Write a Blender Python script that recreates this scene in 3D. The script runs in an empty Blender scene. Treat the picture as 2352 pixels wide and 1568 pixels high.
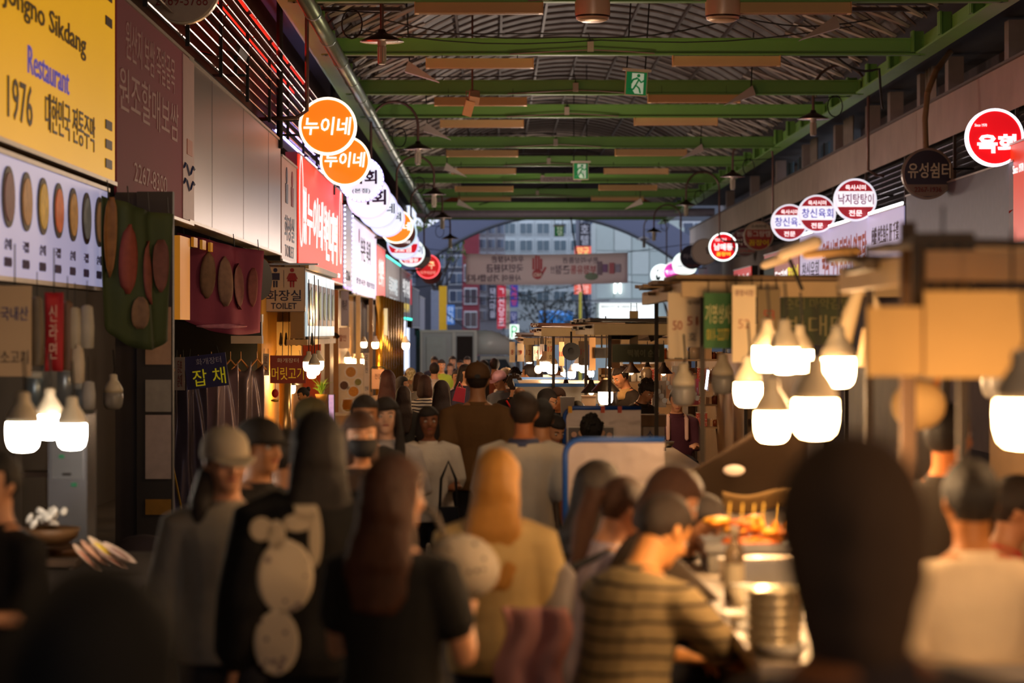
import bpy, bmesh, math, random
from mathutils import Vector, Matrix, Euler
random.seed(11)
PI = math.pi
C = bpy.context.scene.collection
sc = bpy.context.scene
# ---------------------------------------------------------------- camera / world / exposure
F, VX, VY, CH = 5553.0, 1135.0, 762.0, 2.05       # focal length in pixels, vanishing point, eye height
cam = bpy.data.objects.new('camera', bpy.data.cameras.new('camera'))
C.objects.link(cam)
cam.location = (0, 0, CH); cam.rotation_euler = (PI/2, 0, 0)
cam.data.sensor_width = 36; cam.data.lens = F/2352*36
cam.data.shift_x = (1176-VX)/2352; cam.data.shift_y = -(784-VY)/2352
cam.data.clip_start = .1; cam.data.clip_end = 600
cam.data.dof.use_dof = True
cam.data.dof.focus_distance = 27.0
cam.data.dof.aperture_fstop = 2.0
cam.data.dof.aperture_blades = 9
sc.camera = cam
sc.view_settings.view_transform = 'Standard'; sc.view_settings.look = 'None'
sc.view_settings.exposure = 0.0; sc.view_settings.gamma = 1.0
sc.view_settings.use_curve_mapping = False
sc.cycles.max_bounces = 6; sc.cycles.diffuse_bounces = 3; sc.cycles.glossy_bounces = 3
sc.cycles.transmission_bounces = 5; sc.cycles.transparent_max_bounces = 6
sc.cycles.sample_clamp_indirect = 3.0; sc.cycles.caustics_reflective = False; sc.cycles.caustics_refractive = False
sc.cycles.use_denoising = True
w = bpy.data.worlds.new('dusk'); sc.world = w; w.use_nodes = True
bg = w.node_tree.nodes['Background']
bg.inputs[0].default_value = (.46, .50, .62, 1); bg.inputs[1].default_value = 2.3

def lamp(loc, e, col=(1, .70, .42), size=.4):
    ld = bpy.data.lights.new('fill_light', 'POINT'); ld.energy = e; ld.color = col; ld.shadow_soft_size = size
    lo = bpy.data.objects.new('fill_light', ld); C.objects.link(lo); lo.location = loc
for y_, e_ in ((1, 40), (8, 62), (16, 86), (25, 120), (35, 160), (46, 200), (58, 250), (70, 260), (84, 240)):  # unseen fill lights added down the street to brighten roof, signs and crowd
    lamp((1.4, y_, 3.9), e_, (1, .70, .42) if y_ < 40 else (1, .8, .66))
for x_, y_, z_, e_ in ((2.6, 2.2, 2.3, 85), (-1.6, 3.6, 2.7, 16), (2.0, 7.5, 2.05, 25), (-2.5, 36.5, 2.3, 45), (-2.3, 45, 2.2, 55), (-2.1, 56, 2.2, 60), (1.0, 27.5, 1.85, 40), (1.3, 22.5, 1.85, 25), (.8, 37, 1.8, 45)):  # low warm fills added to mimic stall and shop bulbs, no fixtures
    lamp((x_, y_, z_), e_, (1, .58, .26), .12)

def W(px, py, s):
    return Vector(((px-VX)/s, F/s, CH-(py-VY)/s))
def gz(y):
    return -0.006*max(0.0, y-10)

# ---------------------------------------------------------------- materials
def hx(h):
    v = [int(h[i:i+2], 16)/255 for i in (0, 2, 4)]
    return tuple(((x/12.92) if x <= .04045 else ((x+.055)/1.055)**2.4) for x in v)+(1,)
MATS = {}
def M(h, rough=.6, metal=0.0, var=.18, vs=6.0, bump=0.0, emit=0.0, trans=0.0, alpha=1.0, stripe=None, spots=None, hairy=False, corr=None):
    key = (h, rough, metal, var, vs, bump, emit, trans, alpha, stripe, spots, hairy, corr)
    if key in MATS: return MATS[key]
    m = bpy.data.materials.new('m_'+h); m.use_nodes = True
    nt = m.node_tree; N = nt.nodes; L = nt.links
    b = N['Principled BSDF']
    b.inputs['Roughness'].default_value = rough; b.inputs['Metallic'].default_value = metal
    if trans: b.inputs['Transmission Weight'].default_value = trans
    if alpha < 1: b.inputs['Alpha'].default_value = alpha
    tc = N.new('ShaderNodeTexCoord')
    mp = N.new('ShaderNodeMapping'); L.new(tc.outputs['Object'], mp.inputs[0])
    if hairy: mp.inputs['Scale'].default_value = (14, 14, 1.2)
    no = N.new('ShaderNodeTexNoise'); no.inputs['Scale'].default_value = vs*(2 if hairy else 1); no.inputs['Detail'].default_value = 3
    L.new(mp.outputs[0], no.inputs[0])
    mx = N.new('ShaderNodeMix'); mx.data_type = 'RGBA'
    base = hx(h)
    mx.inputs[6].default_value = tuple(c*(1-var) for c in base[:3])+(1,)
    mx.inputs[7].default_value = tuple(min(1, c*(1+var)) for c in base[:3])+(1,)
    L.new(no.outputs[0], mx.inputs[0])
    out = mx.outputs[2]
    if stripe:      # (hex, per metre, duty)
        se = N.new('ShaderNodeSeparateXYZ'); L.new(tc.outputs['Object'], se.inputs[0])
        n2 = N.new('ShaderNodeTexNoise'); n2.inputs['Scale'].default_value = 3; L.new(tc.outputs['Object'], n2.inputs[0])
        m0 = N.new('ShaderNodeMath'); m0.operation = 'MULTIPLY_ADD'; L.new(n2.outputs[0], m0.inputs[0]); m0.inputs[1].default_value = .07; L.new(se.outputs[2], m0.inputs[2])
        m1 = N.new('ShaderNodeMath'); m1.operation = 'MULTIPLY'; L.new(m0.outputs[0], m1.inputs[0]); m1.inputs[1].default_value = stripe[1]
        m2 = N.new('ShaderNodeMath'); m2.operation = 'FRACT'; L.new(m1.outputs[0], m2.inputs[0])
        m3 = N.new('ShaderNodeMath'); m3.operation = 'LESS_THAN'; L.new(m2.outputs[0], m3.inputs[0]); m3.inputs[1].default_value = stripe[2]
        x2 = N.new('ShaderNodeMix'); x2.data_type = 'RGBA'; L.new(m3.outputs[0], x2.inputs[0]); L.new(out, x2.inputs[6]); x2.inputs[7].default_value = hx(stripe[0]); out = x2.outputs[2]
    if spots:       # (hex, scale, threshold)
        vo = N.new('ShaderNodeTexVoronoi'); vo.inputs['Scale'].default_value = spots[1]; L.new(tc.outputs['Object'], vo.inputs[0])
        m3 = N.new('ShaderNodeMath'); m3.operation = 'LESS_THAN'; L.new(vo.outputs[0], m3.inputs[0]); m3.inputs[1].default_value = spots[2]
        x2 = N.new('ShaderNodeMix'); x2.data_type = 'RGBA'; L.new(m3.outputs[0], x2.inputs[0]); L.new(out, x2.inputs[6]); x2.inputs[7].default_value = hx(spots[0]); out = x2.outputs[2]
    L.new(out, b.inputs['Base Color'])
    if emit:
        L.new(out, b.inputs['Emission Color']); b.inputs['Emission Strength'].default_value = emit
    if bump:
        bp = N.new('ShaderNodeBump'); bp.inputs['Strength'].default_value = bump; bp.inputs['Distance'].default_value = .01
        n3 = N.new('ShaderNodeTexNoise'); n3.inputs['Scale'].default_value = vs*4; L.new(mp.outputs[0], n3.inputs[0])
        L.new(n3.outputs[0], bp.inputs['Height']); L.new(bp.outputs[0], b.inputs['Normal'])
    MATS[key] = m
    return m
STEEL = M('9a9a98', .3, .9, .1); DARKM = M('1c1815', .55, .3, .3); WHITEP = M('d8d2c6', .5, 0, .06); BLACK = M('14110f', .5, 0, .3)
GREEN = M('6fa048', .5, 0, .12, 2); COPPER = M('6a4a3a', .45, .5, .3); WIRE = M('1a1614', .6)
SKIN = M('d69a74', .5, 0, .08); SKIN_T = M('b07a56', .5, 0, .08); SKIN_P = M('e2b092', .5, 0, .06)
WARM = M('ffc684', .4, 0, 0, emit=70); WHITEB = M('fff0dc', .4, 0, 0, emit=70); COLD = M('e8ecff', .4, 0, 0, emit=45)
BULBCAP = M('d9cbb2', .4, 0, .05)

# ---------------------------------------------------------------- geometry helpers
def frame_from(d):
    d = Vector(d).normalized()
    a = Vector((0, 0, 1)) if abs(d.z) < .9 else Vector((0, 1, 0))
    x = a.cross(d).normalized(); y = d.cross(x).normalized()
    return x, y, d
class B:
    def __init__(self): self.b = bmesh.new()
    def box(self, c, s, rot=None, taper=None):
        c = Vector(c); R = rot.to_matrix() if isinstance(rot, Euler) else (Euler(rot).to_matrix() if rot else Matrix.Identity(3))
        vs = []
        for z in (-1, 1):
            t = taper if (taper and z > 0) else 1
            for x, y in ((-1, -1), (1, -1), (1, 1), (-1, 1)):
                vs.append(self.b.verts.new(c+R @ Vector((x*s[0]/2*t, y*s[1]/2*t, z*s[2]/2))))
        for f in ((3, 2, 1, 0), (4, 5, 6, 7), (0, 1, 5, 4), (1, 2, 6, 5), (2, 3, 7, 6), (3, 0, 4, 7)):
            self.b.faces.new([vs[i] for i in f])
        return self
    def rings(self, rs, closed=True):      # rs: list of lists of Vectors
        prev = None; first = None
        for r in rs:
            cur = [self.b.verts.new(v) for v in r]
            if prev:
                n = len(cur)
                for i in range(n): self.b.faces.new((prev[i], prev[(i+1) % n], cur[(i+1) % n], cur[i]))
            else: first = cur
            prev = cur
        if closed:
            self.b.faces.new(first[::-1]); self.b.faces.new(prev)
        return self
    def loft(self, secs, seg=12, rip=0.0, ripn=9):       # secs: (centre, ax vector, ay vector)
        rs = []
        for c, ax, ay in secs:
            r = []
            for i in range(seg):
                t = 2*PI*i/seg; k = 1+rip*math.sin(ripn*t+c.z*9)+rip*.6*math.sin(ripn*1.7*t+1)
                r.append(Vector(c)+Vector(ax)*math.cos(t)*k+Vector(ay)*math.sin(t)*k)
            rs.append(r)
        return self.rings(rs)
    def limb(self, pts, rad, seg=8, cap=True):
        pts = [Vector(p) for p in pts]
        secs = []
        n = len(pts); xprev = None
        for i, p in enumerate(pts):
            d = (pts[min(i+1, n-1)]-pts[max(i-1, 0)]).normalized()
            if xprev is None: x, y, _ = frame_from(d)
            else:
                y = d.cross(xprev).normalized(); x = y.cross(d).normalized()
            xprev = x
            r = rad[i] if hasattr(rad, '__len__') else rad
            if cap and i == 0: secs.append((p-d*r*.8, x*r*.45, y*r*.45))
            secs.append((p, x*r, y*r))
            if cap and i == n-1: secs.append((p+d*r*.8, x*r*.45, y*r*.45))
        return self.loft(secs, seg)
    def tube(self, pts, r, seg=6): return self.limb(pts, r, seg, False)
    def cyl(self, p, q, r, r2=None, seg=16): return self.limb([p, q], [r, r if r2 is None else r2], seg, False)
    def lathe(self, prof, o=(0, 0, 0), seg=20):
        o = Vector(o); rs = []
        for r, z in prof:
            rs.append([o+Vector((max(r, .0005)*math.cos(2*PI*i/seg), max(r, .0005)*math.sin(2*PI*i/seg), z)) for i in range(seg)])
        return self.rings(rs)
    def disc(self, r, y0, y1, o=(0, 0, 0), seg=40, r0=None):      # disc in the XZ plane facing -Y
        o = Vector(o); rs = []
        for rr, y in ((r, y1), (r, y0)) if r0 is None else ((r, y1), (r, y0), (r0, y0), (r0, y1)):
            rs.append([o+Vector((rr*math.cos(2*PI*i/seg), y, rr*math.sin(2*PI*i/seg))) for i in range(seg)])
        if r0 is None: return self.rings(rs)
        rs.append(rs[0]); self.rings(rs, False)
        bmesh.ops.remove_doubles(self.b, verts=self.b.verts[:], dist=1e-6)
        return self
    def ball(self, c, r, seg=14, rot=None, n=9):
        c = Vector(c); R = Euler(rot).to_matrix() if rot else Matrix.Identity(3)
        if not hasattr(r, '__len__'): r = (r, r, r)
        rs = []
        for j in range(n):
            a = -PI/2+PI*(j+.12)/(n-1+.24)
            rs.append([c+R @ Vector((r[0]*math.cos(a)*math.cos(2*PI*i/seg), r[1]*math.cos(a)*math.sin(2*PI*i/seg), r[2]*math.sin(a))) for i in range(seg)])
        return self.rings(rs)
    def slab(self, outline, y0, y1):      # outline in XZ (x,z), extruded in y
        n = len(outline)
        a = [self.b.verts.new((x, y0, z)) for x, z in outline]; b_ = [self.b.verts.new((x, y1, z)) for x, z in outline]
        self.b.faces.new(a); self.b.faces.new(b_[::-1])
        for i in range(n): self.b.faces.new((a[i], b_[i], b_[(i+1) % n], a[(i+1) % n]))
        return self
    def sheet(self, fn, nu, nv, th=.004):      # solid sheet from fn(u,v)->Vector
        g = [[Vector(fn(u/nu, v/nv)) for v in range(nv+1)] for u in range(nu+1)]
        V1 = [[self.b.verts.new(p) for p in r] for r in g]
        fs = []
        for u in range(nu):
            for v in range(nv): fs.append(self.b.faces.new((V1[u][v], V1[u+1][v], V1[u+1][v+1], V1[u][v+1])))
        bmesh.ops.recalc_face_normals(self.b, faces=fs)
        bmesh.ops.solidify(self.b, geom=fs, thickness=th)
        return self
    def xf(self, mtx): bmesh.ops.transform(self.b, matrix=mtx, verts=self.b.verts[:]); return self
    def done(self, name, mat, parent=None, smooth=False, recalc=True):
        if recalc: bmesh.ops.recalc_face_normals(self.b, faces=self.b.faces[:])
        me = bpy.data.meshes.new(name); self.b.to_mesh(me); self.b.free()
        if smooth:
            for p in me.polygons: p.use_smooth = True
        if mat: me.materials.append(mat)
        o = bpy.data.objects.new(name, me); C.objects.link(o)
        if parent: o.parent = parent
        return o
def tag(o, label, cat, group=None, kind=None):
    if label: o['label'] = label
    if cat: o['category'] = cat
    if group: o['group'] = group
    if kind: o['kind'] = kind
    return o
def thing(name, label, cat, loc=(0, 0, 0), rz=0.0, group=None):
    o = bpy.data.objects.new(name, None); C.objects.link(o); o.empty_display_size = .1
    o.location = loc; o.rotation_euler = (0, 0, rz)
    return tag(o, label, cat, group)
def struct(o, label=None):
    o['kind'] = 'structure'
    if label: o['label'] = label
    return o
def dup(o, loc, rz=None, label=None, group=None, scale=None):
    r = o.copy(); C.objects.link(r); r.location = loc
    if rz is not None: r.rotation_euler = (0, 0, rz)
    if label: r['label'] = label
    if group: r['group'] = group
    if scale: r.scale = (scale,)*3
    for ch in list(o.children):
        c = ch.copy(); C.objects.link(c); c.parent = r
        for g in list(ch.children):
            d = g.copy(); C.objects.link(d); d.parent = c
    return r
TEXTS = []
def text(parent, s, x, z, w_, h, mat, y=-.012, off=.0, mirror=False, rot=0.0, name='lettering', yrot=0.0, shear=0.0):
    cu = bpy.data.curves.new(name, 'FONT'); cu.body = s; cu.size = 1; cu.offset = off; cu.resolution_u = 2; cu.extrude = .004
    cu.shear = shear; cu.align_x = 'CENTER'
    cu.materials.append(mat)
    o = bpy.data.objects.new(name, cu); C.objects.link(o); o.parent = parent
    TEXTS.append((o, x, y, z, w_, h, mirror, rot, yrot))
    return o
def fit_texts():
    bpy.context.view_layer.update()
    dg = bpy.context.evaluated_depsgraph_get()
    made = []
    for o, x, y, z, w_, h, mi, rot, yr in TEXTS:
        me = bpy.data.meshes.new_from_object(o.evaluated_get(dg))
        made.append(me)
    for (o, x, y, z, w_, h, mi, rot, yr), me in zip(TEXTS, made):
        if not me.vertices: bpy.data.objects.remove(o); continue
        xs = [v.co.x for v in me.vertices]; ys = [v.co.y for v in me.vertices]
        x0, x1, y0, y1 = min(xs), max(xs), min(ys), max(ys)
        sx = w_/max(x1-x0, 1e-4); sy = h/max(y1-y0, 1e-4)
        if mi: sx = -sx
        m = Matrix.Translation((x, y, z)) @ Matrix.Rotation(yr, 4, 'Z') @ Matrix.Rotation(rot, 4, 'Y') @ Matrix.Rotation(PI/2, 4, 'X') @ Matrix.Diagonal((sx, sy, 1, 1)) @ Matrix.Translation((-(x0+x1)/2, -(y0+y1)/2, 0))
        me.transform(m)
        if mi: me.flip_normals()
        n = bpy.data.objects.new('lettering', me); C.objects.link(n); n.parent = o.parent
        if not me.materials: me.materials.append(o.data.materials[0])
        cu = o.data; bpy.data.objects.remove(o); bpy.data.curves.remove(cu)
# ================================================================ structure
ASPH = M('4a423c', .7, 0, .25, 3, .3)
g = B()
for y0, y1 in ((-6, 10), (10, 60), (60, 200)):
    pass
gb = bmesh.new()
rows = []
for y in (-8, 10, 60, 130, 200):
    rows.append([gb.verts.new((x, y, gz(y)+dz)) for x, dz in ((-14, 0), (22, 0))])
for i in range(4):
    gb.faces.new((rows[i][0], rows[i][1], rows[i+1][1], rows[i+1][0]))
me = bpy.data.meshes.new('floor'); gb.to_mesh(me); gb.free(); me.materials.append(ASPH)
fl = bpy.data.objects.new('floor', me); C.objects.link(fl); struct(fl, 'grey market street paving running away under the arcade')

# --- ceiling: barrel vault, ribs, purlins, cross beams
CX, HW, ZS, RISE = 2.05, 4.75, 7.0, 1.95
RR = (HW*HW+RISE*RISE)/(2*RISE); ZC = ZS+RISE-RR
A0 = math.asin(HW/RR)
def vault(t, dz=0.0):      # t -1..1
    a = A0*t
    return CX+(RR+dz)*math.sin(a), ZC+(RR+dz)*math.cos(a)
ceil = bpy.data.objects.new('ceiling', None); C.objects.link(ceil); struct(ceil, 'barrel vaulted corrugated arcade roof on green steel beams')
YE = 96.0
b = B(); rs = []
ROOFM = M('5a4a42', .5, .2, .35, 1.2, .3)
n = 300
for i in range(n+1):
    y = -40+(YE+40)*i/n; dz = .03*(i % 2)
    r = []
    for k in range(25):
        x, z = vault(-1+2*k/24, .1+dz); r.append(Vector((x, y, z)))
    rs.append(r)
for i in range(n):
    pass
prev = None
for r in rs:
    cur = [b.b.verts.new(v) for v in r]
    if prev:
        for k in range(24): b.b.faces.new((prev[k], prev[k+1], cur[k+1], cur[k]))
    prev = cur
b.done('roof_sheet', ROOFM, ceil, recalc=False)
for sx, x0, x1 in ((-1, -5.5, CX-HW+.05), (1, CX+HW-.05, 10.5)):
    B().box(((x0+x1)/2, (YE-40)/2, ZS+.1), (abs(x1-x0), YE+40, .08)).done('eave_panel', M('3c332e', .7), ceil)
RIBM = M('74675e', .4, .3, .2)
rib = B(); pts = [Vector((vault(-1+2*k/22, 0)[0], 0, vault(-1+2*k/22, 0)[1])) for k in range(23)]
rib.loft([(p, Vector((0, .03, 0)), Vector((0, 0, .03))) for p in pts], 4)
rib0 = rib.done('rib', RIBM, ceil); rib0.location = (0, 20, 0)
for i in range(1, 76):
    c = rib0.copy(); c.location = (0, 20+i*1.0, 0); C.objects.link(c)
for k in range(11):
    x, z = vault(-.92+1.84*k/10, -.04)
    B().box((x, YE/2, z), (.05, YE, .07)).done('purlin', M('5a4d44', .5, .3), ceil)
# cross beams at the measured depths
BEAMY = [32.3, 38.5, 44.9, 49.7, 57.9, 64.3, 71.4, 79.0, 87.3, 95.0, 26.0, 19.5, 13, 6.5]
def ibeam(y, zb=6.45, h=.27):
    o = B().box((CX, y, zb+h/2), (HW*2+.1, .03, h)).box((CX, y, zb+.012), (HW*2+.1, .16, .024)).box((CX, y, zb+h-.012), (HW*2+.1, .16, .024))
    for t in (-.995, .995): o.box((CX+HW*t, y, zb+h/2), (.03, .15, h))
    return o.done('beam', GREEN, ceil)
for y in BEAMY: ibeam(y)
# longitudinal side girders with brackets, lattice above
LAT = M('b9ada0', .5, .2, .15)
for sx, x in ((-1, CX-HW-.05), (1, CX+HW+.05)):
    B().box((x, YE/2, 6.62), (.05, YE+6, .3)).box((x, YE/2, 6.48), (.3, YE+6, .03)).done('side_girder', GREEN, ceil)
    bb = B()
    for i in range(32):
        y = 22+i*2.35
        B().box((x-sx*.12, y, 6.66), (.2, .04, .34)).box((x-sx*.2, y, 6.66), (.03, .22, .34)).done('bracket', GREEN, ceil)
    for i in range(60):
        y = 20+i*1.25
        o = B().limb([(x-sx*.2, y, 6.95), (x-sx*1.5, y+.62, 7.55)], .035, 4, False).limb([(x-sx*.2, y+1.25, 6.95), (x-sx*1.5, y+.62, 7.55)], .035, 4, False).done('lattice_bar', LAT, ceil)
    for k in range(8):
        y = 30+k*6.4
        B().box((x-sx*.75, y, 7.0), (1.3, .12, .06)).box((x-sx*.7, y+1.1, 7.05), (1.2, .12, .06)).done('outrigger', M('3a2a28', .5), ceil)
# junction boxes and conduits on the beams
for i, y in enumerate(BEAMY[:8]):
    xx = 1.55 if i != 0 else 1.75
    B().box((xx-.02*i, y-.1, 6.58), (.1, .09, .16)).done('junction_box', M('b0a48f', .5), ceil)
    B().tube([(xx+.0-.02*i, y-.09, 6.66), (xx-.05, y-.1, 6.78), (xx-.4, y-.1, 6.79), (xx-3.9, y-.1, 6.76)], .012, 5).done('conduit', DARKM, ceil)
    B().tube([(xx-1.3, y-.1, 6.46), (xx-.6, y-.1, 6.5), (xx, y-.1, 6.53), (xx+.6, y-.1, 6.5), (xx+1.0, y-.1, 6.47)], .012, 5).done('conduit', M('8a7468', .5), ceil)
# white crossing pipe near the far end
B().tube([(-2.9, 90, 6.45), (8.2, 90, 6.5)], .16, 10).done('cross_pipe', M('8c8494', .5), ceil)
gbl = [vault(-1+2*k/24, .1) for k in range(25)]
B().slab([(x, z) for x, z in gbl], 95.6, 95.7).done('end_gable', M('4a4650', .6, 0, .3, 1.0), ceil)
for a0_, a1_, zz in ((-.35, .35, 7.35), (-.95, -.6, 7.2), (.55, .9, 7.2)):
    B().slab([(CX+HW*a0_, zz), (CX+HW*(a0_+.06), zz+.35), (CX+HW*(a1_-.06), zz+.35), (CX+HW*a1_, zz)], 95.5, 95.58).done('painted_panel', M('a8481e', .6, 0, .3, 1.0), ceil)

# --- left wall
LW = -3.45
wl = bpy.data.objects.new('wall_left', None); C.objects.link(wl); struct(wl, 'dark shopfront wall with corrugated metal upper storey along the left side')
def corrugated(y0, y1, z0, z1, x, pitch, depth, sgn, mat, parent, name):
    bb = bmesh.new(); n = int((y1-y0)/pitch)
    prev = None
    for i in range(n*2+1):
        y = y0+(y1-y0)*i/(n*2); xx = x+sgn*depth*(i % 2)
        cur = (bb.verts.new((xx, y, z0)), bb.verts.new((xx, y, z1)))
        if prev: bb.faces.new((prev[0], cur[0], cur[1], prev[1]))
        prev = cur
    me = bpy.data.meshes.new(name); bb.to_mesh(me); bb.free(); me.materials.append(mat)
    o = bpy.data.objects.new(name, me); C.objects.link(o); o.parent = parent
    return o
corrugated(-6, 98, 5.0, 7.1, LW-.1, .12, .03, 1, M('4a3831', .45, .4, .3, 2), wl, 'corrugated_cladding')
B().box((LW-.6, -9, 2.5), (.3, 60, 5.2)).box((LW-.6, -15, 6), (.3, 50, 2.4)).box((LW-1.6, 60, 2.5), (.2, 80, 5.4)).done('back_wall', M('2c2420', .8), wl)
B().box((LW-.5, 46, 4.95), (1.4, 104, .12)).done('canopy_slab', M('2a2320', .7), wl)
B().box((LW-.35, 40, 3.0), (.9, 60, .06)).done('soffit', M('3b3028', .7, 0, .3), wl)
# louvre bank above the signs
lv = thing('louvre_bank', 'bank of glossy metal louvre slats above the pink and grey shop boards, glowing red', 'louvre', (0, 0, 0))
LVM = M('c9b9b4', .22, .85, .15)
for j in range(9):
    z = 5.0+j*.115
    for k in range(11):
        y = 21+k*2.9
        B().box((LW+.33+.02*j, y+1.4, z), (.11, 2.8, .012), Euler((0, .55, 0))).done('slat', LVM, lv)
for k in range(12):
    B().box((LW+.42, 21+k*2.9, 5.45), (.04, .04, 1.15)).done('louvre_post', DARKM, lv)
nt_ = thing('neon_tube', 'long red neon tube shining along the top of the louvres', 'neon light')
B().tube([(LW+.2, 25, 6.0), (LW+.2, 40, 6.0)], .02, 8).done('tube', M('ff2a18', .4, 0, 0, emit=16), nt_)
B().box((LW+.13, 32.5, 6.0), (.04, 15, .06)).done('housing', DARKM, nt_)
nt2 = thing('neon_tube', 'short pale violet tube light behind the lower louvres', 'neon light')
B().tube([(LW+.2, 36, 5.05), (LW+.2, 47, 5.05)], .015, 8).done('tube', M('b9a8ff', .4, 0, 0, emit=25), nt2)
B().box((LW+.13, 41.5, 5.05), (.04, 11, .05)).done('housing', DARKM, nt2)
for i, (x, y, z0, z1) in enumerate([(-2.98, 33.6, 4.6, 7.4), (-3.0, 45, 4.6, 7.2)]):
    tag(B().cyl((x, y, z0), (x, y, z1), .045, seg=8).done('dark_post', DARKM), ['black upright post in front of the red louvres', 'slim black post beside the orange round signs'][i], 'post')
for x, y in ((-2.55, 35.6), (-3.05, 30)):
    pass
# big pipe
pp = thing('ventilation_pipe', 'long silvery green spiral pipe running under the eave', 'pipe')
B().tube([(-2.48, 20, 6.42), (-2.48, 88, 6.42)], .11, 14).done('pipe', M('8fa596', .35, .6, .3, 2, .2), pp, True)
for k in range(22):
    B().cyl((-2.48, 24+k*3, 6.42), (-2.48, 24.06+k*3, 6.42), .125, seg=14).done('collar', M('7f9484', .35, .6), pp)

# --- right wall
RW = 7.95
wr = bpy.data.objects.new('wall_right', None); C.objects.link(wr); struct(wr, 'ribbed metal fascia with dark upper storey along the right side')
corrugated(10, 98, 5.45, 6.2, RW, .1, .02, -1, M('b8a494', .5, .4, .2, 1.5), wr, 'fascia_band')
B().box((RW-.01, 54, 6.22), (.12, 88, .04)).done('fascia_cap', M('5e4c42', .6), wr)
corrugated(10, 98, 3.5, 4.6, RW+.35, .14, .03, -1, M('5c4a40', .5, .4, .3), wr, 'corrugated_cladding')
B().box((RW+1.4, 30, 1.6), (.2, 136, 4.2)).box((RW+1.4, -15, 5.4), (.2, 50, 3.6)).done('back_wall', M('5e4a36', .8, 0, .25, 2), wr)
B().box((RW+.7, 50, 3.4), (1.5, 96, .1)).done('soffit', M('33291f', .8), wr)
B().box((RW+.5, 50, 5.4), (.06, 96, 1.8)).done('louvre_backing', M('241c18', .8), wr)
lr = thing('louvre_bank', 'rows of glossy metal louvre slats under the ribbed fascia on the meat restaurant side', 'louvre')
for j in range(7):
    z = 4.72+j*.11
    for k in range(14):
        y = 22+k*5.0
        B().box((RW+.12, y+2.45, z), (.1, 4.85, .012), Euler((0, -.55, 0))).done('slat', M('8e7f7a', .25, .85, .2), lr)
for k in range(15): B().box((RW+.05, 22+k*5.0, 5.03), (.05, .05, .95)).done('louvre_post', M('4a3a34', .6), lr)
# upper storey behind the fascia: tiled wall, columns, gaps with dusk sky panes
B().box((RW+1.2, 35, 6.7), (.1, 50, 1.1)).done('tiled_wall', M('4a302a', .6, 0, .2, 8), wr)
B().box((RW+1.2, 85, 6.7), (.1, 26, 1.1)).done('tiled_wall', M('4a3a38', .6, 0, .2, 4), wr)
for k, y in enumerate([33.5, 38.5, 43.6, 46.5, 50, 53, 58, 64, 70, 77, 85]):
    B().box((RW+.35, y, 6.6), (.28, .32, .8)).done('column', M('8e7a70', .6, 0, .2), wr)
for k, y in enumerate([61, 63.5, 66, 68.5, 71]):
    B().box((RW+.75, y, 6.62), (.03, 1.5, .75)).done('pane', M('8fb4c8', .1, 0, .3, 2, trans=.6), wr)
    B().box((RW+.72, y, 6.62), (.05, .05, .78)).done('window_bar', M('4a4440', .6), wr)
for i, (y, w_) in enumerate([(45.0, .9), (55.5, 1.2), (61.5, 1.0)]):
    tag(B().sheet(lambda u, v: Vector((RW+.2+.04*math.sin(u*17), y+(u-.5)*w_, 6.25+v*.72)), 18, 3, .01).done('canvas_drape', M('8a7d70', .8), None, True),
        ['pale canvas drape hanging between the upper columns, nearer one', 'wide pale canvas drape hanging past the middle upper columns', 'narrow canvas drape beyond the wide one between upper columns'][i], 'canvas')
for i, y in enumerate([30.5, 33.0]):
    tag(B().cyl((RW+.1, y, 6.22), (RW+.1, y, 7.2), .09, seg=12).done('round_column', M('3d322d', .6)), ['stout dark round column over the red lit sign', 'dark round column with cable beside it above the dark round sign'][i], 'column')

# shop sign fascia boards: boxes on the left wall, X=-3.0; local x runs away from the camera
def wall_board(y0, y1, z0, z1, side, name, label, cat, face, rim=DARKM, dep=.18, x=None, tilt=0.0):
    X = (-3.0 if side < 0 else 7.55) if x is None else x
    t = thing(name, label, cat, (X, (y0+y1)/2, (z0+z1)/2), PI/2 if side < 0 else -PI/2)
    w_, h = y1-y0, z1-z0
    B().box((0, dep/2+.01, 0), (w_, dep, h)).done('box', rim, t)
    B().box((0, 0, 0), (w_-.05, .02, h-.05)).done('face', face, t)
    B().box((0, -.012, h/2-.015), (w_, .03, .03)).box((0, -.012, -h/2+.015), (w_, .03, .03)).done('edge_strip', M('b7aea6', .4, .6), t)
    return t, w_, h
def yx(px, X=3.0): return X*F/(VX-px)
# 1 yellow restaurant board
t, w_, h = wall_board(13.2, yx(262), 3.2, 5.0, -1, 'shop_signboard', 'big bright yellow restaurant board with dark brown lettering', 'signboard', M('f0b000', .45, 0, .12, .5, emit=.5), M('7a5a18'))
BR = M('3a1c08', .5); R0 = -w_/2
text(t, '식당', .35, .62, 2.3, .62, BR, off=.02); text(t, 'Jongno Sikdang', .05, .02, 3.0, .2, M('5b4408'), off=.01)
text(t, 'Restaurant', .1, -.3, 1.5, .18, M('4a48c8', .5, 0, 0, emit=.35)); text(t, '1976', -.9, -.6, .8, .26, BR); text(t, '대한민국 전통주막', .95, -.58, 2.0, .26, BR)
for z in (.75, .55, .35, -.45, -.6, -.75): B().box((w_/2-.35, -.013, z), (.3, .01, .07)).done('mark', BR, t)
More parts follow.
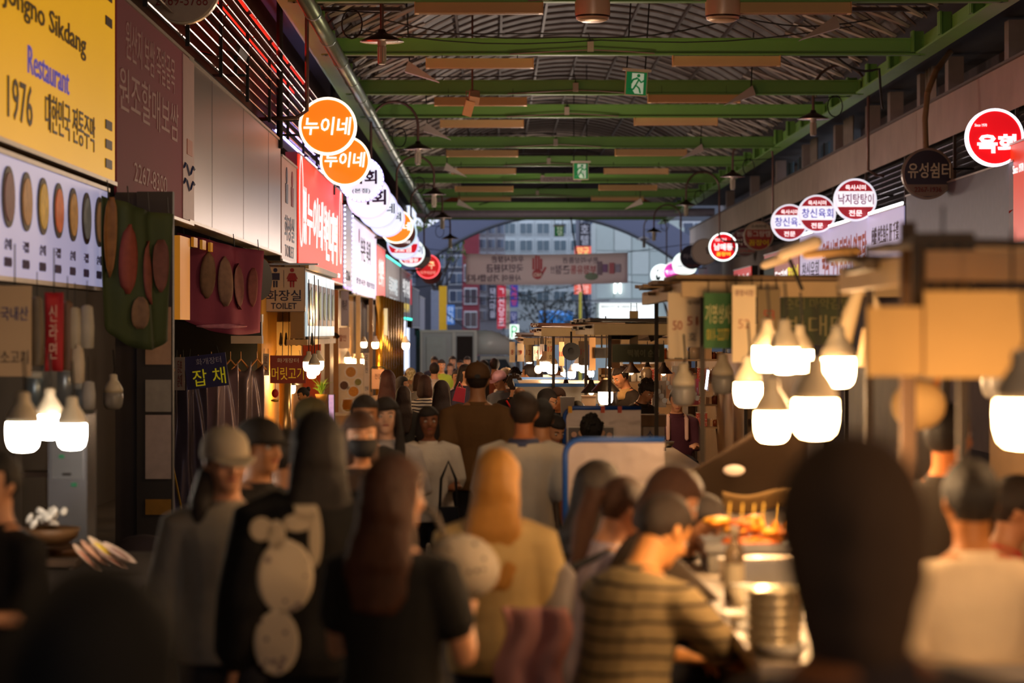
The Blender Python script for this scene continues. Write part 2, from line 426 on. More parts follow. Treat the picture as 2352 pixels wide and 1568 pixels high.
# menu light panel below
t, w_, h = wall_board(14, yx(245), 2.36, 3.16, -1, 'menu_light_box', 'backlit pale blue menu board with round food photos, under the yellow board', 'menu board', M('bcbce8', .4, 0, .1, .6, emit=.42), M('8a8078'), .1)
for i, c in enumerate(['6a3b3a', 'a5703a', 'c7962c', 'c85a2a', 'b07a3a', '6d6a62', '8a5a30']):
    x = -1.85+i*.57+.35
    B().disc(.19, -.02, -.005, (x, 0, .12), 24).done('bowl_photo', M('3a2a2c', .5), t)
    B().disc(.15, -.026, -.018, (x, 0, .12), 24).done('food_photo', M(c, .5, 0, .5, 14, emit=.3), t)
    text(t, '국밥' if i % 2 else '순대', x, -.17, .2, .07, M('5a4a66')); text(t, '8000', x, -.28, .22, .06, M('5a4a66'))
# 2 pink banner board
t, w_, h = wall_board(yx(262)+.05, yx(440), 3.1, 4.76, -1, 'shop_signboard', 'unlit faded pink board with pale lettering and a wavy blue line', 'signboard', M('96304e', .7, 0, .15, .7))
PL = M('c99aa0'); text(t, '원산지 보쌈 족발골목', -.45, .5, 3.0, .32, PL); text(t, '원조할매보쌈', -.5, .08, 3.6, .36, PL); text(t, '2267-8300', -.5, -.55, 2.0, .16, PL)
B().box((2.05, -.014, 0), (.85, .01, h-.08)).done('side_panel', M('c5a0a0', .5, 0, .1), t)
B().box((2.1, -.02, -.08), (.4, .01, .15)).done('printed_flag', M('c26a4a', .5), t)
for dz in (0, -.15):
    B().tube([(1.65+.1*k, -.022, -.3+dz+.05*math.sin(k*1.1)) for k in range(9)], .014, 4).done('wave_line', M('3a4a86', .5), t)
# 3 grey awning board
t, w_, h = wall_board(yx(430), yx(643), 3.12, 4.74, -1, 'blank_signboard', 'long blank grey metal board reflecting red light at its far corner', 'signboard', M('7c6c70', .33, .5, .15, .5))
for k in range(3): B().box((-w_/2+2.0+k*3.2, -.011, 0), (.008, .004, h-.06)).done('seam', M('6f6266', .4, .3), t)
# 4 narrow toilet banner
t, w_, h = wall_board(yx(645), yx(680), 3.05, 4.55, -1, 'toilet_banner', 'tall narrow pinkish toilet banner between the grey and red boards', 'sign', M('d9a8a0', .4, 0, .05))
NV = M('2d2d62', .5); text(t, '화장실', 0, -.25, 1.6, .36, NV, off=.01); text(t, 'TOILET', 0, -.58, 1.5, .17, NV)
for sx, m in ((-.5, NV), (.45, M('9a2f46'))):
    B().slab([(sx-.16, .1), (sx+.16, .1), (sx+.2, .38), (sx-.2, .38)], -.02, -.012).disc(.12, -.02, -.012, (sx, 0, .5), 16).done('pictogram', m, t)
# 5 red nuine board
t, w_, h = wall_board(yx(684), yx(786), 2.97, 4.8, -1, 'shop_signboard', 'brightly lit vermilion restaurant board with white brush lettering', 'signboard', M('ff3018', .5, 0, .05, .5, emit=.75), M('8a2a20'))
WL = M('ffffff', .4, 0, 0, emit=.9)
text(t, '누이네', -1.9, .0, 3.6, .85, WL, off=.02, shear=.15); text(t, '빈대떡', 2.2, -.1, 3.2, .95, WL, off=.02, shear=.15)
text(t, '광장시장', -4.15, .0, .6, .9, WL, rot=0); text(t, '육회', .35, .0, .6, .8, WL)
for sx in (-4.9, 4.7): B().disc(.36, -.02, -.012, (sx, 0, .1), 30, .33).xf(Matrix.Scale(2.0, 4, (0, 0, 1))).done('oval_outline', WL, t)
text(t, '2269', 4.2, -.75, .6, .08, WL)
# 6 narrow LED board, 7 white board, 8 red+black
t, w_, h = wall_board(yx(788), yx(808), 2.9, 4.6, -1, 'led_edged_board', 'narrow grey board with violet LED dots round its edge', 'signboard', M('9a94a8', .4, 0, .1, emit=.3))
LED = M('d0c8ff', .4, 0, 0, emit=6)
for sx in (-1, 1):
    for k in range(18): B().box((sx*(w_/2-.12), -.03, -h/2+.08+k*.094), (.1, .02, .03)).done('led', LED, t)
B().box((0, -.03, -h/2+.04), (w_-.1, .02, .03)).done('led_strip', M('8a6cff', .4, 0, 0, emit=3), t)
text(t, '2266', 0, -.55, 1.4, .2, M('3a2a40'))
t, w_, h = wall_board(yx(809), yx(864), 2.85, 4.5, -1, 'shop_signboard', 'long backlit white board with small dark vertical lettering', 'signboard', M('e4dcff', .4, 0, .05, .4, emit=.75))
text(t, '부촌 육회', 0, .25, 4.2, .55, M('2a2236'), off=.01); text(t, '광장시장 대표맛집', 0, -.5, 8, .14, M('4a3a56'))
B().disc(.16, -.02, -.012, (-2.8, 0, .5), 20).done('emblem', M('c04050'), t)
t, w_, h = wall_board(yx(865), yx(884), 2.75, 4.3, -1, 'shop_signboard', 'red lit board with white vertical lettering beyond the white board', 'signboard', M('ee3c2a', .4, 0, .05, emit=.7))
text(t, '빈대떡', 0, .1, 2.6, .7, WL)
t, w_, h = wall_board(yx(885), yx(918), 2.6, 4.2, -1, 'shop_signboard', 'dark grey shop board framed by a teal light line', 'signboard', M('3c3a44', .4, 0, .1, emit=.2))
TEAL = M('20e0c0', .4, 0, 0, emit=2.5)
B().box((0, -.03, h/2-.05), (w_, .02, .05)).box((0, -.03, -h/2+.05), (w_, .02, .07)).done('light_line', TEAL, t); text(t, '육회자매집', 0, 0, 6, .5, M('dfeaf0', emit=.8)); text(t, '2274-8344', 0, -.45, 5, .2, M('dfeaf0', emit=.7))
t, w_, h = wall_board(yx(920), yx(944), 2.45, 4.1, -1, 'shop_signboard', 'black shop board with white and red lettering and a teal lower edge', 'signboard', M('2a2228', .4, 0, .3))
B().box((0, -.03, -h/2+.05), (w_, .02, .07)).done('light_line', TEAL, t)
text(t, '박가네', 0, .25, 6, .6, M('ffffff', emit=1)); text(t, '빈대떡', 0, -.4, 5, .3, M('e8c84a', emit=.9)); B().box((w_/2-.6, -.02, .2), (.7, .01, .9)).done('red_strip', M('d02030', emit=.8), t)
t, w_, h = wall_board(yx(946), yx(962), 2.2, 3.7, -1, 'shop_signboard', 'far unlit purplish board at the end of the shop row', 'signboard', M('5a4e58', .5, 0, .2))
t, w_, h = wall_board(yx(963), yx(975), 1.9, 3.5, -1, 'blank_signboard', 'last grey folded board before the truck', 'signboard', M('77707a', .5, 0, .1))

# ---------------------------------------------------------------- right wall boards
def yr(px, X=7.55): return X*F/(px-VX)
t, w_, h = wall_board(yr(2078)+.0, yr(1838), 3.0, 4.4, 1, 'shop_signboard', 'long backlit white board with dotted light edge above the stalls', 'signboard', M('b9b0d8', .4, 0, .15, .4, emit=.45))
b2 = B()
for k in range(66): B().box((-w_/2+.1+k*(w_-.2)/65, -.03, h/2+.02), (.08, .03, .05)).done('led', M('f0ecff', emit=8), t)
text(t, '육회 낙지 탕탕이 연포탕', -.2, .0, 6.6, .8, M('a83a22', emit=.3), off=.02); text(t, '肉膾 肉生魚片 肝 千葉', 5.4, .25, 3.2, .36, M('4a2c3a'))
text(t, '창신육회', -5.6, -.2, 3.0, .45, M('3a2a66'))
t, w_, h = wall_board(yr(2330), yr(2082), 3.1, 4.55, 1, 'dark_signboard', 'unlit grey blue board between the dark round sign and the red board', 'signboard', M('56505e', .5, 0, .2))
t, w_, h = wall_board(yr(2500), yr(2318), 3.3, 4.8, 1, 'shop_signboard', 'orange red lit board at the frame edge below the round meat sign', 'signboard', M('e03a18', .4, 0, .1, emit=.55))
text(t, 'Since 1970', -1.7, .35, .7, .12, WL); text(t, '육회', .5, 0, 2, .7, WL)
t, w_, h = wall_board(yr(1836), yr(1756), 2.95, 4.2, 1, 'shop_signboard', 'green and red board with yellow lettering seen past the stall roof', 'signboard', M('a83420', .4, 0, .1, emit=.35))
text(t, '동그랑땡', .1, -.2, 2.7, .6, WL, off=.01); text(t, '꼼장어', 2.6, -.2, 2.1, .7, M('ffe020', emit=.9), off=.02); B().box((-2.6, -.014, -.05), (2.4, .01, 1.1)).done('green_panel', M('2f4030', emit=.1), t)
t, w_, h = wall_board(yr(1726), yr(1686), 2.8, 4.0, 1, 'shop_signboard', 'small red board with slanted white lettering further along', 'signboard', M('d8281c', .4, 0, .1, emit=.5))
text(t, '미니네', 0, 0, 3.6, .8, WL)
t, w_, h = wall_board(yr(1655), yr(1560), 2.55, 3.35, 1, 'shop_signboard', 'far thin board striped blue, red and white under the pink round sign', 'signboard', M('bfb6d8', .4, 0, .1, emit=.5))
B().box((-5, -.02, 0), (7, .01, .7)).done('blue_panel', M('3050c8', emit=.6), t); B().box((2, -.02, 0), (6, .01, .7)).done('red_panel', M('c83048', emit=.6), t)

# ---------------------------------------------------------------- round projecting signs
def round_sign(px, py, d, s, label, face, rim, items, lit=1.0, bracket=-1, band=None, leds=False, group=None):
    c = W(px, py, s); r = d/2/s
    t = thing('round_sign', label, 'round sign', c, 0, group)
    B().disc(r, -.06, .08, (0, 0, 0), 48, r*.91).done('rim', rim, t, False)
    B().disc(r*.92, -.05, .07, (0, 0, 0), 48).done('face', face, t)
    if band:
        mt, z0, z1 = band; z0 *= r; z1 *= r; rr = r*.9
        out = []
        a0, a1 = math.asin(z0/rr), math.asin(z1/rr)
        out = [(rr*math.cos(a0+(a1-a0)*i/8), rr*math.sin(a0+(a1-a0)*i/8)) for i in range(9)]
        out += [(-rr*math.cos(a1+(a0-a1)*i/8), rr*math.sin(a1+(a0-a1)*i/8)) for i in range(9)]
        B().slab(out, -.058, -.05).done('band', mt, t)
    for it in items:
        st, x, z, w_, h, m = it[:6]
        text(t, st, x*r, z*r, w_*r, h*r, m, y=-.066, off=it[6] if len(it) > 6 else .015, shear=it[7] if len(it) > 7 else 0)
    if leds:
        for k in range(30):
            a = 2*PI*k/30
            B().box((r*.95*math.cos(a), -.07, r*.95*math.sin(a)), (.05, .02, .02), Euler((0, -a+PI/2, 0))).done('led', M('f4f0ff', emit=6), t)
    B().cyl((bracket*r*.98, .01, r*.2), (bracket*(r+.35), .01, r*.2), .018, seg=8).cyl((bracket*r*.98, .01, -r*.3), (bracket*(r+.35), .01, -r*.3), .018, seg=8).done('bracket', DARKM, t)
    return t
OF = M('ff7a14', .4, 0, .06, 2, emit=.95); OR = M('fff0d8', .4, 0, 0, emit=1.6); WF = M('e6ecff', .4, 0, 0, emit=.92); WR = M('cfd2ff', .4, 0, 0, emit=1.0)
WT = M('ffffff', .4, 0, 0, emit=1.2); INK = M('2a1450', .5); INKB = M('1a1a30', .5)
round_sign(753, 290, 133, 157, 'orange lit round sign with white brush lettering, topmost of the pair', OF, OR, [('누이네', .0, 0, 1.66, .62, WT, .02, .12)])
round_sign(793, 370, 116, 136, 'second orange lit round sign tucked behind and below the topmost one', OF, OR, [('누이네', .0, .05, 1.62, .6, WT, .02, .12)])
round_sign(830, 412, 104, 122, 'white round sign with violet light dots and (본점) under the dark lettering', WF, M('9a90e0', emit=.8), [('육회', .1, .1, 1.2, .62, INK, .03), ('(본점)', .0, -.52, .8, .24, INKB)], leds=True)
round_sign(847, 453, 101, 117, 'white round sign with big purple lettering behind the dotted one', WF, WR, [('육회', .1, .0, 1.4, .7, INK, .03)])
round_sign(868, 479, 92, 107, 'plain white round sign showing one dark syllable, third white in the row', WF, WR, [('순희네', .1, 0, 1.5, .5, INKB)])
round_sign(888, 502, 84, 99, 'white round sign showing the syllable 덕 at its edge', WF, WR, [('빈대떡', .1, .1, 1.4, .5, INKB)])
round_sign(910, 520, 78, 92, 'small orange lit round sign with white lettering after the white signs', OF, OR, [('누이네', .1, 0, 1.5, .5, WT, .02)])
round_sign(920, 535, 76, 87, 'dark maroon coffee round sign with pale blue rim', M('4a1818', .4, 0, 0, emit=.3), M('bfe0ff', emit=1), [('COFFEE', .2, -.55, .8, .16, WT, .005)])
round_sign(926, 560, 74, 82, 'white round sign with red lower half and 3호점 lettering', WF, WR, [('육회', .2, .35, 1.0, .4, INK), ('3호점', .0, -.3, 1.0, .4, WT)], band=(M('d8182a', emit=.8), -.55, .0))
round_sign(944, 580, 64, 76, 'white round sign with black lettering and a red arc at its foot', WF, M('e8fff8', emit=1.2), [('육회이', .2, .2, 1.3, .6, INKB), ('신발원', .0, -.55, 1.0, .3, WT)], band=(M('c82030', emit=.8), -.75, -.35))
round_sign(962, 588, 56, 70, 'navy and beige unlit round sign', M('3a3660', .5, 0, .1), M('8a7a80', .5), [], band=(M('a08c84', .5), -.85, -.1))
round_sign(983, 612, 56, 64, 'red round sign edged with red and violet light', M('d01c20', .4, 0, .05, emit=.6), M('ff5a60', emit=1.6), [('구', .3, .1, .5, .6, M('ffd0a0', emit=.9), .02), ('대구매운탕', .0, -.5, 1.3, .25, M('ffb0a0', emit=.6))])
round_sign(990, 628, 50, 60, 'dim red round sign at the far end of the row', M('9a3a3a', .5, 0, .1), M('8a6a70', .5), [('수산', 0, 0, 1.1, .4, M('e0b0a0'))])
RED = M('e8101a', .4, 0, .05, emit=.85); DR = M('b02430', .45, 0, .05, emit=.45)
round_sign(2284, 316, 133, 157, 'bright red round meat sign with big white letters and white glowing rim', RED, M('f0e8ff', emit=2.2), [('육회', .05, -.22, 1.35, .66, WT, .05), ('Since 1970', -.5, .42, .42, .1, WT, .0)], bracket=1)
t = round_sign(2130, 399, 118, 138, 'unlit dark round sign reading 유성쉼터 hung from a bent conduit', M('2a2434', .4, 0, .1), M('8a7a68', .35, .6), [('유성쉼터', .05, .12, 1.66, .6, M('d8c8b4'), .015), ('2267-1936', 0, -.62, 1.05, .2, M('7a2a2a'), .01)], bracket=1, band=(M('8a7468', .5), -.88, -.42))
B().tube([(-.02, .03, .42), (-.03, .05, .9), (.02, .1, 1.35), (.2, .3, 1.75), (.5, .6, 2.1)], .05, 10).done('conduit', M('8a6a48', .5, 0, .3, 8), t)
def tri(px, py, d, s, mid, mc, label, top='육사시미', bot='전문'):
    return round_sign(px, py, d, s, label, DR, M('e8e8ff', emit=.9), [(top, 0, .58, .95, .24, WT, .01), (mid, .02, .03, 1.66, .5, mc, .012), (bot, 0, -.62, .62, .28, WT, .01)], bracket=1, band=(M('f4f0ff', emit=.95), -.33, .4))
tri(1964, 459, 98, 114, '낙지탕탕이', M('8a1060', emit=.3), 'red and white banded round sign reading 낙지탕탕이')
tri(1876, 491, 87, 102, '창신육회', M('4a3ac0', emit=.4), 'red and white round sign reading 창신육회, the fully visible one')
tri(1813, 511, 84, 97, '창신육회', M('4a3ac0', emit=.4), 'red and white round sign half hidden behind its twin')
round_sign(1742, 542, 68, 80, 'unlit red round sign with yellow 꼼장어 lettering and cream top', M('a83428', .5, 0, .05), M('b8a088', .5), [('소라이네', 0, .66, 1.0, .22, M('2a1a14'), .01), ('동그랑땡', 0, .15, 1.6, .42, M('e0d0c0'), .02), ('꼼장어', .0, -.45, 1.35, .42, M('e8c020'), .03)], bracket=1, band=(M('c8b49c', .5), .42, .88))
round_sign(1711, 556, 66, 75, 'unlit maroon round sign with a phone number along its foot', M('6a2434', .5, 0, .05), M('7a6a64', .5), [('전문', -.3, .55, .6, .3, M('d8c8c0')), ('미정', -.15, .0, 1.0, .45, M('e8d8c8'), .03), ('2279-8870', .1, -.62, 1.1, .18, M('c05a50'))], bracket=1, band=(M('8a7c74', .5), -.8, -.4))
round_sign(1661, 567, 65, 75, 'red lit round sign with white and yellow letters inside a white glowing ring', M('e01020', .4, 0, 0, emit=.8), M('e8fff4', emit=2.4), [('남매등', 0, .0, 1.3, .48, WT, .03), ('꼼장어', 0, -.5, 1.0, .3, M('ffe040', emit=1), .02), ('맛집', -.2, .5, .8, .22, WT, .01)], bracket=1)
round_sign(1618, 578, 61, 71, 'cream round sign with brown wood grain waves, unlit', M('c8bcae', .5, 0, .05, 3), M('a09488', .5), [('담', .35, .1, .5, .5, M('2a2a3a'))], bracket=1)
t = bpy.context.scene.objects[-1] if False else None
round_sign(1590, 590, 56, 66, 'navy unlit round sign reading 하이', M('2e2a4a', .5, 0, .05), M('4a4450', .5), [('하이본', -.1, .05, 1.3, .42, M('b8b0c0')), ('2265-3800', 0, -.7, 1.0, .2, M('8a4a50'))], bracket=1)
round_sign(1573, 607, 57, 63, 'white lit round sign mostly hidden by the navy sign', M('f4fff8', emit=1.3), M('e0ffee', emit=1.6), [('시래기', -.35, -.15, .6, .2, M('3a4a6a', emit=.3))], bracket=1)
round_sign(1546, 625, 47, 58, 'pink lit round sign with small white lettering', M('ff4ac0', emit=.9), M('e8fff0', emit=1.5), [('청년대장', 0, 0, 1.5, .4, WT), ('시장', 0, .5, .8, .3, M('108a50'))], bracket=1)
round_sign(1519, 631, 49, 55, 'plain white glowing round sign, last on the right row', M('f0fff4', emit=1.6), M('e8fff0', emit=1.6), [], bracket=1)

# toilet sign (hangs across, faces the street)
c = W(652, 664, 160); t = thing('toilet_sign', 'square cream toilet sign with blue man and red woman pictograms', 'sign', c)
B().box((0, .04, 0), (.61, .08, .65)).done('box', M('7a6a62', .5), t); B().box((0, -.004, 0), (.59, .012, .63)).done('face', M('cdb9a6', .5, 0, .04, 2), t)
NV2 = M('20204a'); RD2 = M('9a1c2c')
def picto(o, x, z, k, m, woman, y=-.014):
    bb = B().disc(.032*k, y-.006, y, (x, 0, z+.13*k), 18)
    if woman: bb.slab([(x-.03*k, z+.085*k), (x+.03*k, z+.085*k), (x+.075*k, z-.04*k), (x-.075*k, z-.04*k)], y-.006, y)
    else: bb.slab([(x-.065*k, z+.085*k), (x+.065*k, z+.085*k), (x+.065*k, z-.02*k), (x-.065*k, z-.02*k)], y-.006, y)
    for sx in (-1, 1): bb.slab([(x+sx*.005*k, z-.03*k), (x+sx*.035*k, z-.03*k), (x+sx*.033*k, z-.13*k), (x+sx*.008*k, z-.13*k)][::sx], y-.006, y)
    if woman:
        for sx in (-1, 1): bb.slab([(x+sx*.03*k, z+.08*k), (x+sx*.045*k, z+.085*k), (x+sx*.085*k, z-.0*k), (x+sx*.07*k, z-.01*k)], y-.006, y)
    return bb.done('pictogram', m, o)
picto(t, -.12, .15, .95, NV2, False); picto(t, .12, .15, .95, RD2, True)
B().box((0, -.014, .15), (.006, .006, .25)).done('divider', NV2, t)
text(t, '화장실', 0, -.09, .5, .16, NV2, off=.012, y=-.014); text(t, 'TOILET', 0, -.24, .37, .09, NV2, off=.02, y=-.014)
B().box((-.06, .03, .36), (1.1, .05, .025)).done('hanger_bar', STEEL, t)
for x in (-.22, .22): B().cyl((x, .03, .32), (x, .03, .36), .006, seg=6).done('hook', DARKM, t)

# exit signs
def exit_sign(px, py, s, rz, yaw, label):
    t = thing('exit_sign', label, 'exit sign', W(px, py, s), yaw); t.rotation_euler = (0, rz, yaw)
    B().box((0, 0, 0), (.37, .05, .41)).done('box', M('c8b896', .5), t); B().box((0, -.027, 0), (.34, .006, .38)).done('face', M('0a7a40', .4, 0, .03, emit=.25), t)
    B().slab([(-.08, .17), (.12, .17), (.12, -.17), (-.02, -.17), (-.08, -.08)], -.034, -.03).done('doorway', M('c8d8c0', .4, 0, 0, emit=.3), t)
    m = M('0a7a40', .4, 0, .03, emit=.3)
    b_ = B().disc(.028, -.044, -.036, (.03, 0, .13), 14)
    for pl in ([(.0, .09), (.04, .07), (-.01, -.03), (.05, -.08), (.07, -.15)], [(-.01, -.03), (-.05, -.1), (-.12, -.11)], [(.0, .08), (-.06, .06), (-.09, .0)], [(.03, .07), (.08, .02), (.12, .05)]):
        b_.limb([(x, -.04, z) for x, z in pl], .016, 5)
    b_.done('running_figure', m, t)
    B().box((0, 0, .225), (.48, .07, .04)).done('top_bar', M('cbbcab', .4), t)
    for x in (-.17, .14): B().cyl((x, 0, .24), (x, 0, 8.5-t.location.z), .012, seg=6).done('rod', DARKM, t)
exit_sign(1461, 192, 138, .06, .1, 'green running man exit sign hanging beneath the second beam')
exit_sign(1334, 393, 95, 0, 0, 'green exit sign hanging halfway along the arcade')
exit_sign(1284, 531, 58, 0, 0, 'tiny green exit sign over the far arch opening')
# CCTV banner
t = thing('camera_notice_banner', 'white banner strip about security cameras tied along a far beam', 'banner', W(1288, 412, 84)); B().box((0, 0, 0), (1.12, .02, .15)).done('cloth', M('a89c98', .6), t)
text(t, 'CCTV 24시간 녹화중', 0, 0, .95, .09, M('4a3a3a'), y=-.014)

# hooded strip lamps below the beams
SL = M('f2c48c', .45, 0, .12, 2)
sl = thing('strip_lamp', 'x', 'strip lamp', (0, 0, 0))
B().rings([[Vector((x, yy, zz)) for yy, zz in ((-.1, .0), (-.02, .16), (.02, .16), (.1, .0))] for x in (-.845, .845)]).done('hood', SL, sl)
B().box((0, 0, .01), (1.6, .1, .03)).done('tube_tray', M('8a5a2c', .5), sl)
for x in (-.6, .6): B().cyl((x, 0, .15), (x, 0, .32), .008, seg=5).done('hanger', DARKM, sl)
B().box((-.853, 0, .08), (.012, .16, .17)).box((.853, 0, .08), (.012, .16, .17)).done('end_cap', M('e0a868', .5), sl)
LP = [((1100, 32, 171.9), (1807, 32, 171.9)), ((1102, 157, 144.2), (1668, 152, 144.2)), ((1104, 243, 123.7), (1594, 236, 123.7)), ((1107, 293, 111.7), (1552, 288, 111.7)),
      ((1108, 360, 95.9), (1495, 358, 95.9)), ((1111, 400, 86.4), (1461, 400, 86.4)), ((1112, 440, 77.8), (1442, 437, 77.8)), ((1113, 461, 70.3), (1418, 461, 70.3))]
ORD = ['topmost', 'second', 'third', 'fourth', 'fifth', 'sixth', 'seventh', 'eighth']
for i, pr in enumerate(LP):
    for j, (px, py, s) in enumerate(pr):
        o = sl if (i == 0 and j == 0) else dup(sl, (0, 0, 0))
        o.location = W(px, py, s)
        o['label'] = '%s orange hooded strip lamp in the row on the %s half of the vault' % (ORD[i], ('lamp post', 'exit sign')[j]); o['group'] = 'orange hooded strip lamps under the roof beams'
# cylinder downlights
for i, px in enumerate((1361, 1660)):
    p = W(px, 50, 172); t = thing('drum_lamp', ['coppery drum lamp hanging beside the exit sign rods', 'coppery drum lamp hanging before the far strip lamp, further from the rod'][i], 'drum lamp', p, 0, 'coppery drum lamps')
    B().lathe([(.15, 0), (.215, .03), (.235, .1), (.235, .75), (.2, .8), (.04, .82)], seg=32).done('drum', M('e8c0a0', .35, .1, .1, 3), t, True)
    B().lathe([(.0, .025), (.2, .02), (.225, .06), (.236, .075), (.22, .08), (.0, .04)], seg=32).done('lower_rim', M('3a2014', .4, .5), t, True)
    B().cyl((0, 0, .8), (0, 0, 1.5), .02, seg=8).done('stem', DARKM, t)
# pole camera
p = W(1085, 210, 139); t = thing('pole_speaker', 'boxy beige horn unit hanging from a long rusty pole', 'camera', p)
B().cyl((0, 0, .0), (0, 0, 1.9), .017, seg=8).done('pole', M('5a3424', .6), t)
B().box((.0, -.02, -.0), (.2, .02, .015)).box((-.1, -.02, -.09), (.015, .02, .2)).box((.1, -.02, -.07), (.015, .02, .15)).done('yoke', M('8a6048', .5), t)
B().box((.03, -.05, -.1), (.17, .3, .14), Euler((.5, .15, .1))).done('housing', M('d8b090', .5), t)
B().box((-.06, -.12, -.28), (.15, .12, .26), Euler((.4, .25, .1))).done('horn', M('e0b080', .5), t)

# gooseneck street lamps
def gooseneck(px, py, s, side, arc_px, label):
    p = W(px, py, s); t = thing('gooseneck_lamp', label, 'street lamp', p, 0, 'gooseneck lamps along the arcade')
    ra = arc_px/2/s
    pts = [(0, 0, .05)]+[(0, 0, .12)]
    cx = side*ra
    for k in range(13):
        a = PI*k/12; pts.append((cx-side*ra*math.cos(a), 0, .45+ra*math.sin(a)))
    pts += [(2*cx, 0, -.2), (2*cx, 0, -1.0), (2*cx+side*.15, 0, -1.1), (2*cx+side*(2.2+2*cx+p.x if side < 0 else max(.3, 7.3-p.x-2*cx)), 0, -1.12)] if side > 0 else [(2*cx, 0, -.2), (2*cx, 0, -1.0), (2*cx-.15, 0, -1.1), (min(-.3+2*cx, -3.3-p.x), 0, -1.12)]
    B().tube(pts, .028, 8).done('gooseneck_pipe', M('6a5048', .4, .5), t, True)
    B().lathe([(.05, .12), (.06, .08), (.12, .05), (.3, -.04), (.305, -.05), (.29, -.045), (.05, .03)], seg=24).done('shade', M('4a3a34', .3, .7), t, True)
    B().lathe([(.285, -.045), (.05, .02)], seg=24).done('shade_lining', M('e0cfc0', .25, .6), t, True)
    B().lathe([(.055, .0), (.06, -.03), (.06, -.1), (.05, -.11)], seg=12).done('socket', M('b0a090', .5), t, True)
    B().lathe([(.055, -.11), (.058, -.34), (.05, -.36)], seg=8).done('lamp_bulb', M('a8a08e', .3, .2), t)
    for k in range(6):
        a = k*PI/3; B().box((.056*math.cos(a), .056*math.sin(a), -.22), (.014, .014, .2)).done('led_bar', M('cfc2a8', .3), t)
    B().cyl((.0, 0, .35), (2*cx, 0, .4), .01, seg=6).done('brace', DARKM, t)
    B().tube([(cx*.8+.14*math.cos(a), .02, .2+.2*math.sin(a)) for a in [k*PI/8 for k in range(17)]], .012, 5).done('cable_loop', WIRE, t)
gooseneck(877, 88, 166, -1, 172, 'first gooseneck lamp over the orange signs, its arc cut by the frame top')
gooseneck(960, 338, 113, -1, 108, 'second gooseneck lamp on the pipe side, level with the orange round signs')
gooseneck(997, 443, 92, -1, 86, 'third gooseneck lamp on the pipe side, above the white round signs')
gooseneck(1016, 497, 80, -1, 72, 'fourth gooseneck lamp on the pipe side near the arch')
gooseneck(1034, 545, 68, -1, 60, 'dim gooseneck lamp before the grey arch')
gooseneck(1868, 268, 122, 1, 126, 'first gooseneck lamp on the fascia side, arc touching the green girder')
gooseneck(1683, 402, 94, 1, 92, 'second gooseneck lamp on the fascia side above the ribbed band')
gooseneck(1576, 468, 78, 1, 76, 'third gooseneck lamp on the fascia side')
gooseneck(1502, 530, 64, 1, 62, 'fourth gooseneck lamp on the fascia side by the arch')
gooseneck(1479, 548, 58, 1, 52, 'small gooseneck lamp furthest along the fascia side')
# triangular white floodlights on vault
for i, (px, py, s, mir) in enumerate([(968, 168, 136, 1), (1003, 304, 108, 1), (1045, 392, 90, 1), (1070, 472, 74, 1), (1883, 68, 160, -1), (1700, 222, 124, -1), (1590, 350, 96, -1), (1455, 470, 76, -1)]):
    t = thing('floodlight', ['white wedge floodlight behind the upper pole lamp', 'white wedge floodlight beside the second gooseneck lamp', 'white wedge floodlight above the third gooseneck lamp', 'faint wedge floodlight on the far pipe side', 'tan wedge floodlight by the top drum lamp row', 'wedge floodlight under the third beam on the fascia side', 'pale wedge floodlight under the fifth beam', 'faint wedge floodlight on the far fascia side'][i], 'floodlight', W(px, py, s))
    B().slab([(-.22*mir, .2), (-.28*mir, .02), (.25*mir, -.14), (.3*mir, -.16)][::mir], -.1, .1).done('body', M('b9aa9c', .5), t)
    B().cyl((-.2*mir, 0, .15), (-.25*mir, 0, 7.6-t.location.z), .012, seg=6).done('arm', DARKM, t)
# overhead cables
def cable(pts, label, r=.012):
    P = [W(*p) for p in pts]; Q = []
    for a, b_ in zip(P[:-1], P[1:]):
        for k in range(6):
            u = k/6; q = a.lerp(b_, u); q.z -= .12*math.sin(PI*u); Q.append(q)
    Q.append(P[-1]); tag(B().tube(Q, r, 5).done('cable', WIRE), label, 'cable')
cable([(880, 45, 150), (1300, 85, 150), (1700, 40, 150), (2000, 45, 150)], 'thin black cable sagging across the vault near the top')
cable([(830, 70, 155), (1380, 92, 150), (1960, 60, 150)], 'second thin cable crossing the vault above the green beam', .01)
cable([(1296, 395, 60), (1350, 740, 60)], 'slanting black cable crossing the mirror-written banner', .03)
cable([(1430, 360, 70), (1100, 470, 70)], 'slanting cable under the far beams', .018)
cable([(1920, 130, 140), (2020, 158, 140), (2028, 250, 140)], 'black cable bending down at the girder end', .022)
# small floodlight in front of the louvres
t = thing('sign_floodlight', 'long dark sign floodlight on an arm before the red louvres', 'floodlight', W(545, 120, 190))
B().box((0, 0, 0), (.16, .9, .1), Euler((0, .3, 0))).done('housing', M('4a3a30', .5), t); B().tube([(0, -.3, .02), (-.2, -.35, -.08), (-.45, -.4, -.03), (-.55, -.4, .1)], .02, 6).done('arm', BLACK, t)
B().box((-.1, 0, -.28), (.4, .04, .03)).box((-.02, 0, -.15), (.04, .04, .3)).done('bracket', BLACK, t)
# fish-shaped round sign at top edge of the frame
t = thing('oval_sign', 'cream underside of a large round sign cut off by the frame top', 'round sign', W(420, -30, 240)); B().disc(.34, -.08, .08, (0, 0, 0), 40).done('face', M('b8a08c', .5), t)
B().disc(.36, -.05, .05, (0, 0, 0), 40, .33).done('rim', M('c8b088', .3, .6), t); text(t, '2269-5788', 0, -.14, .5, .1, M('8a2a20'), y=-.09)
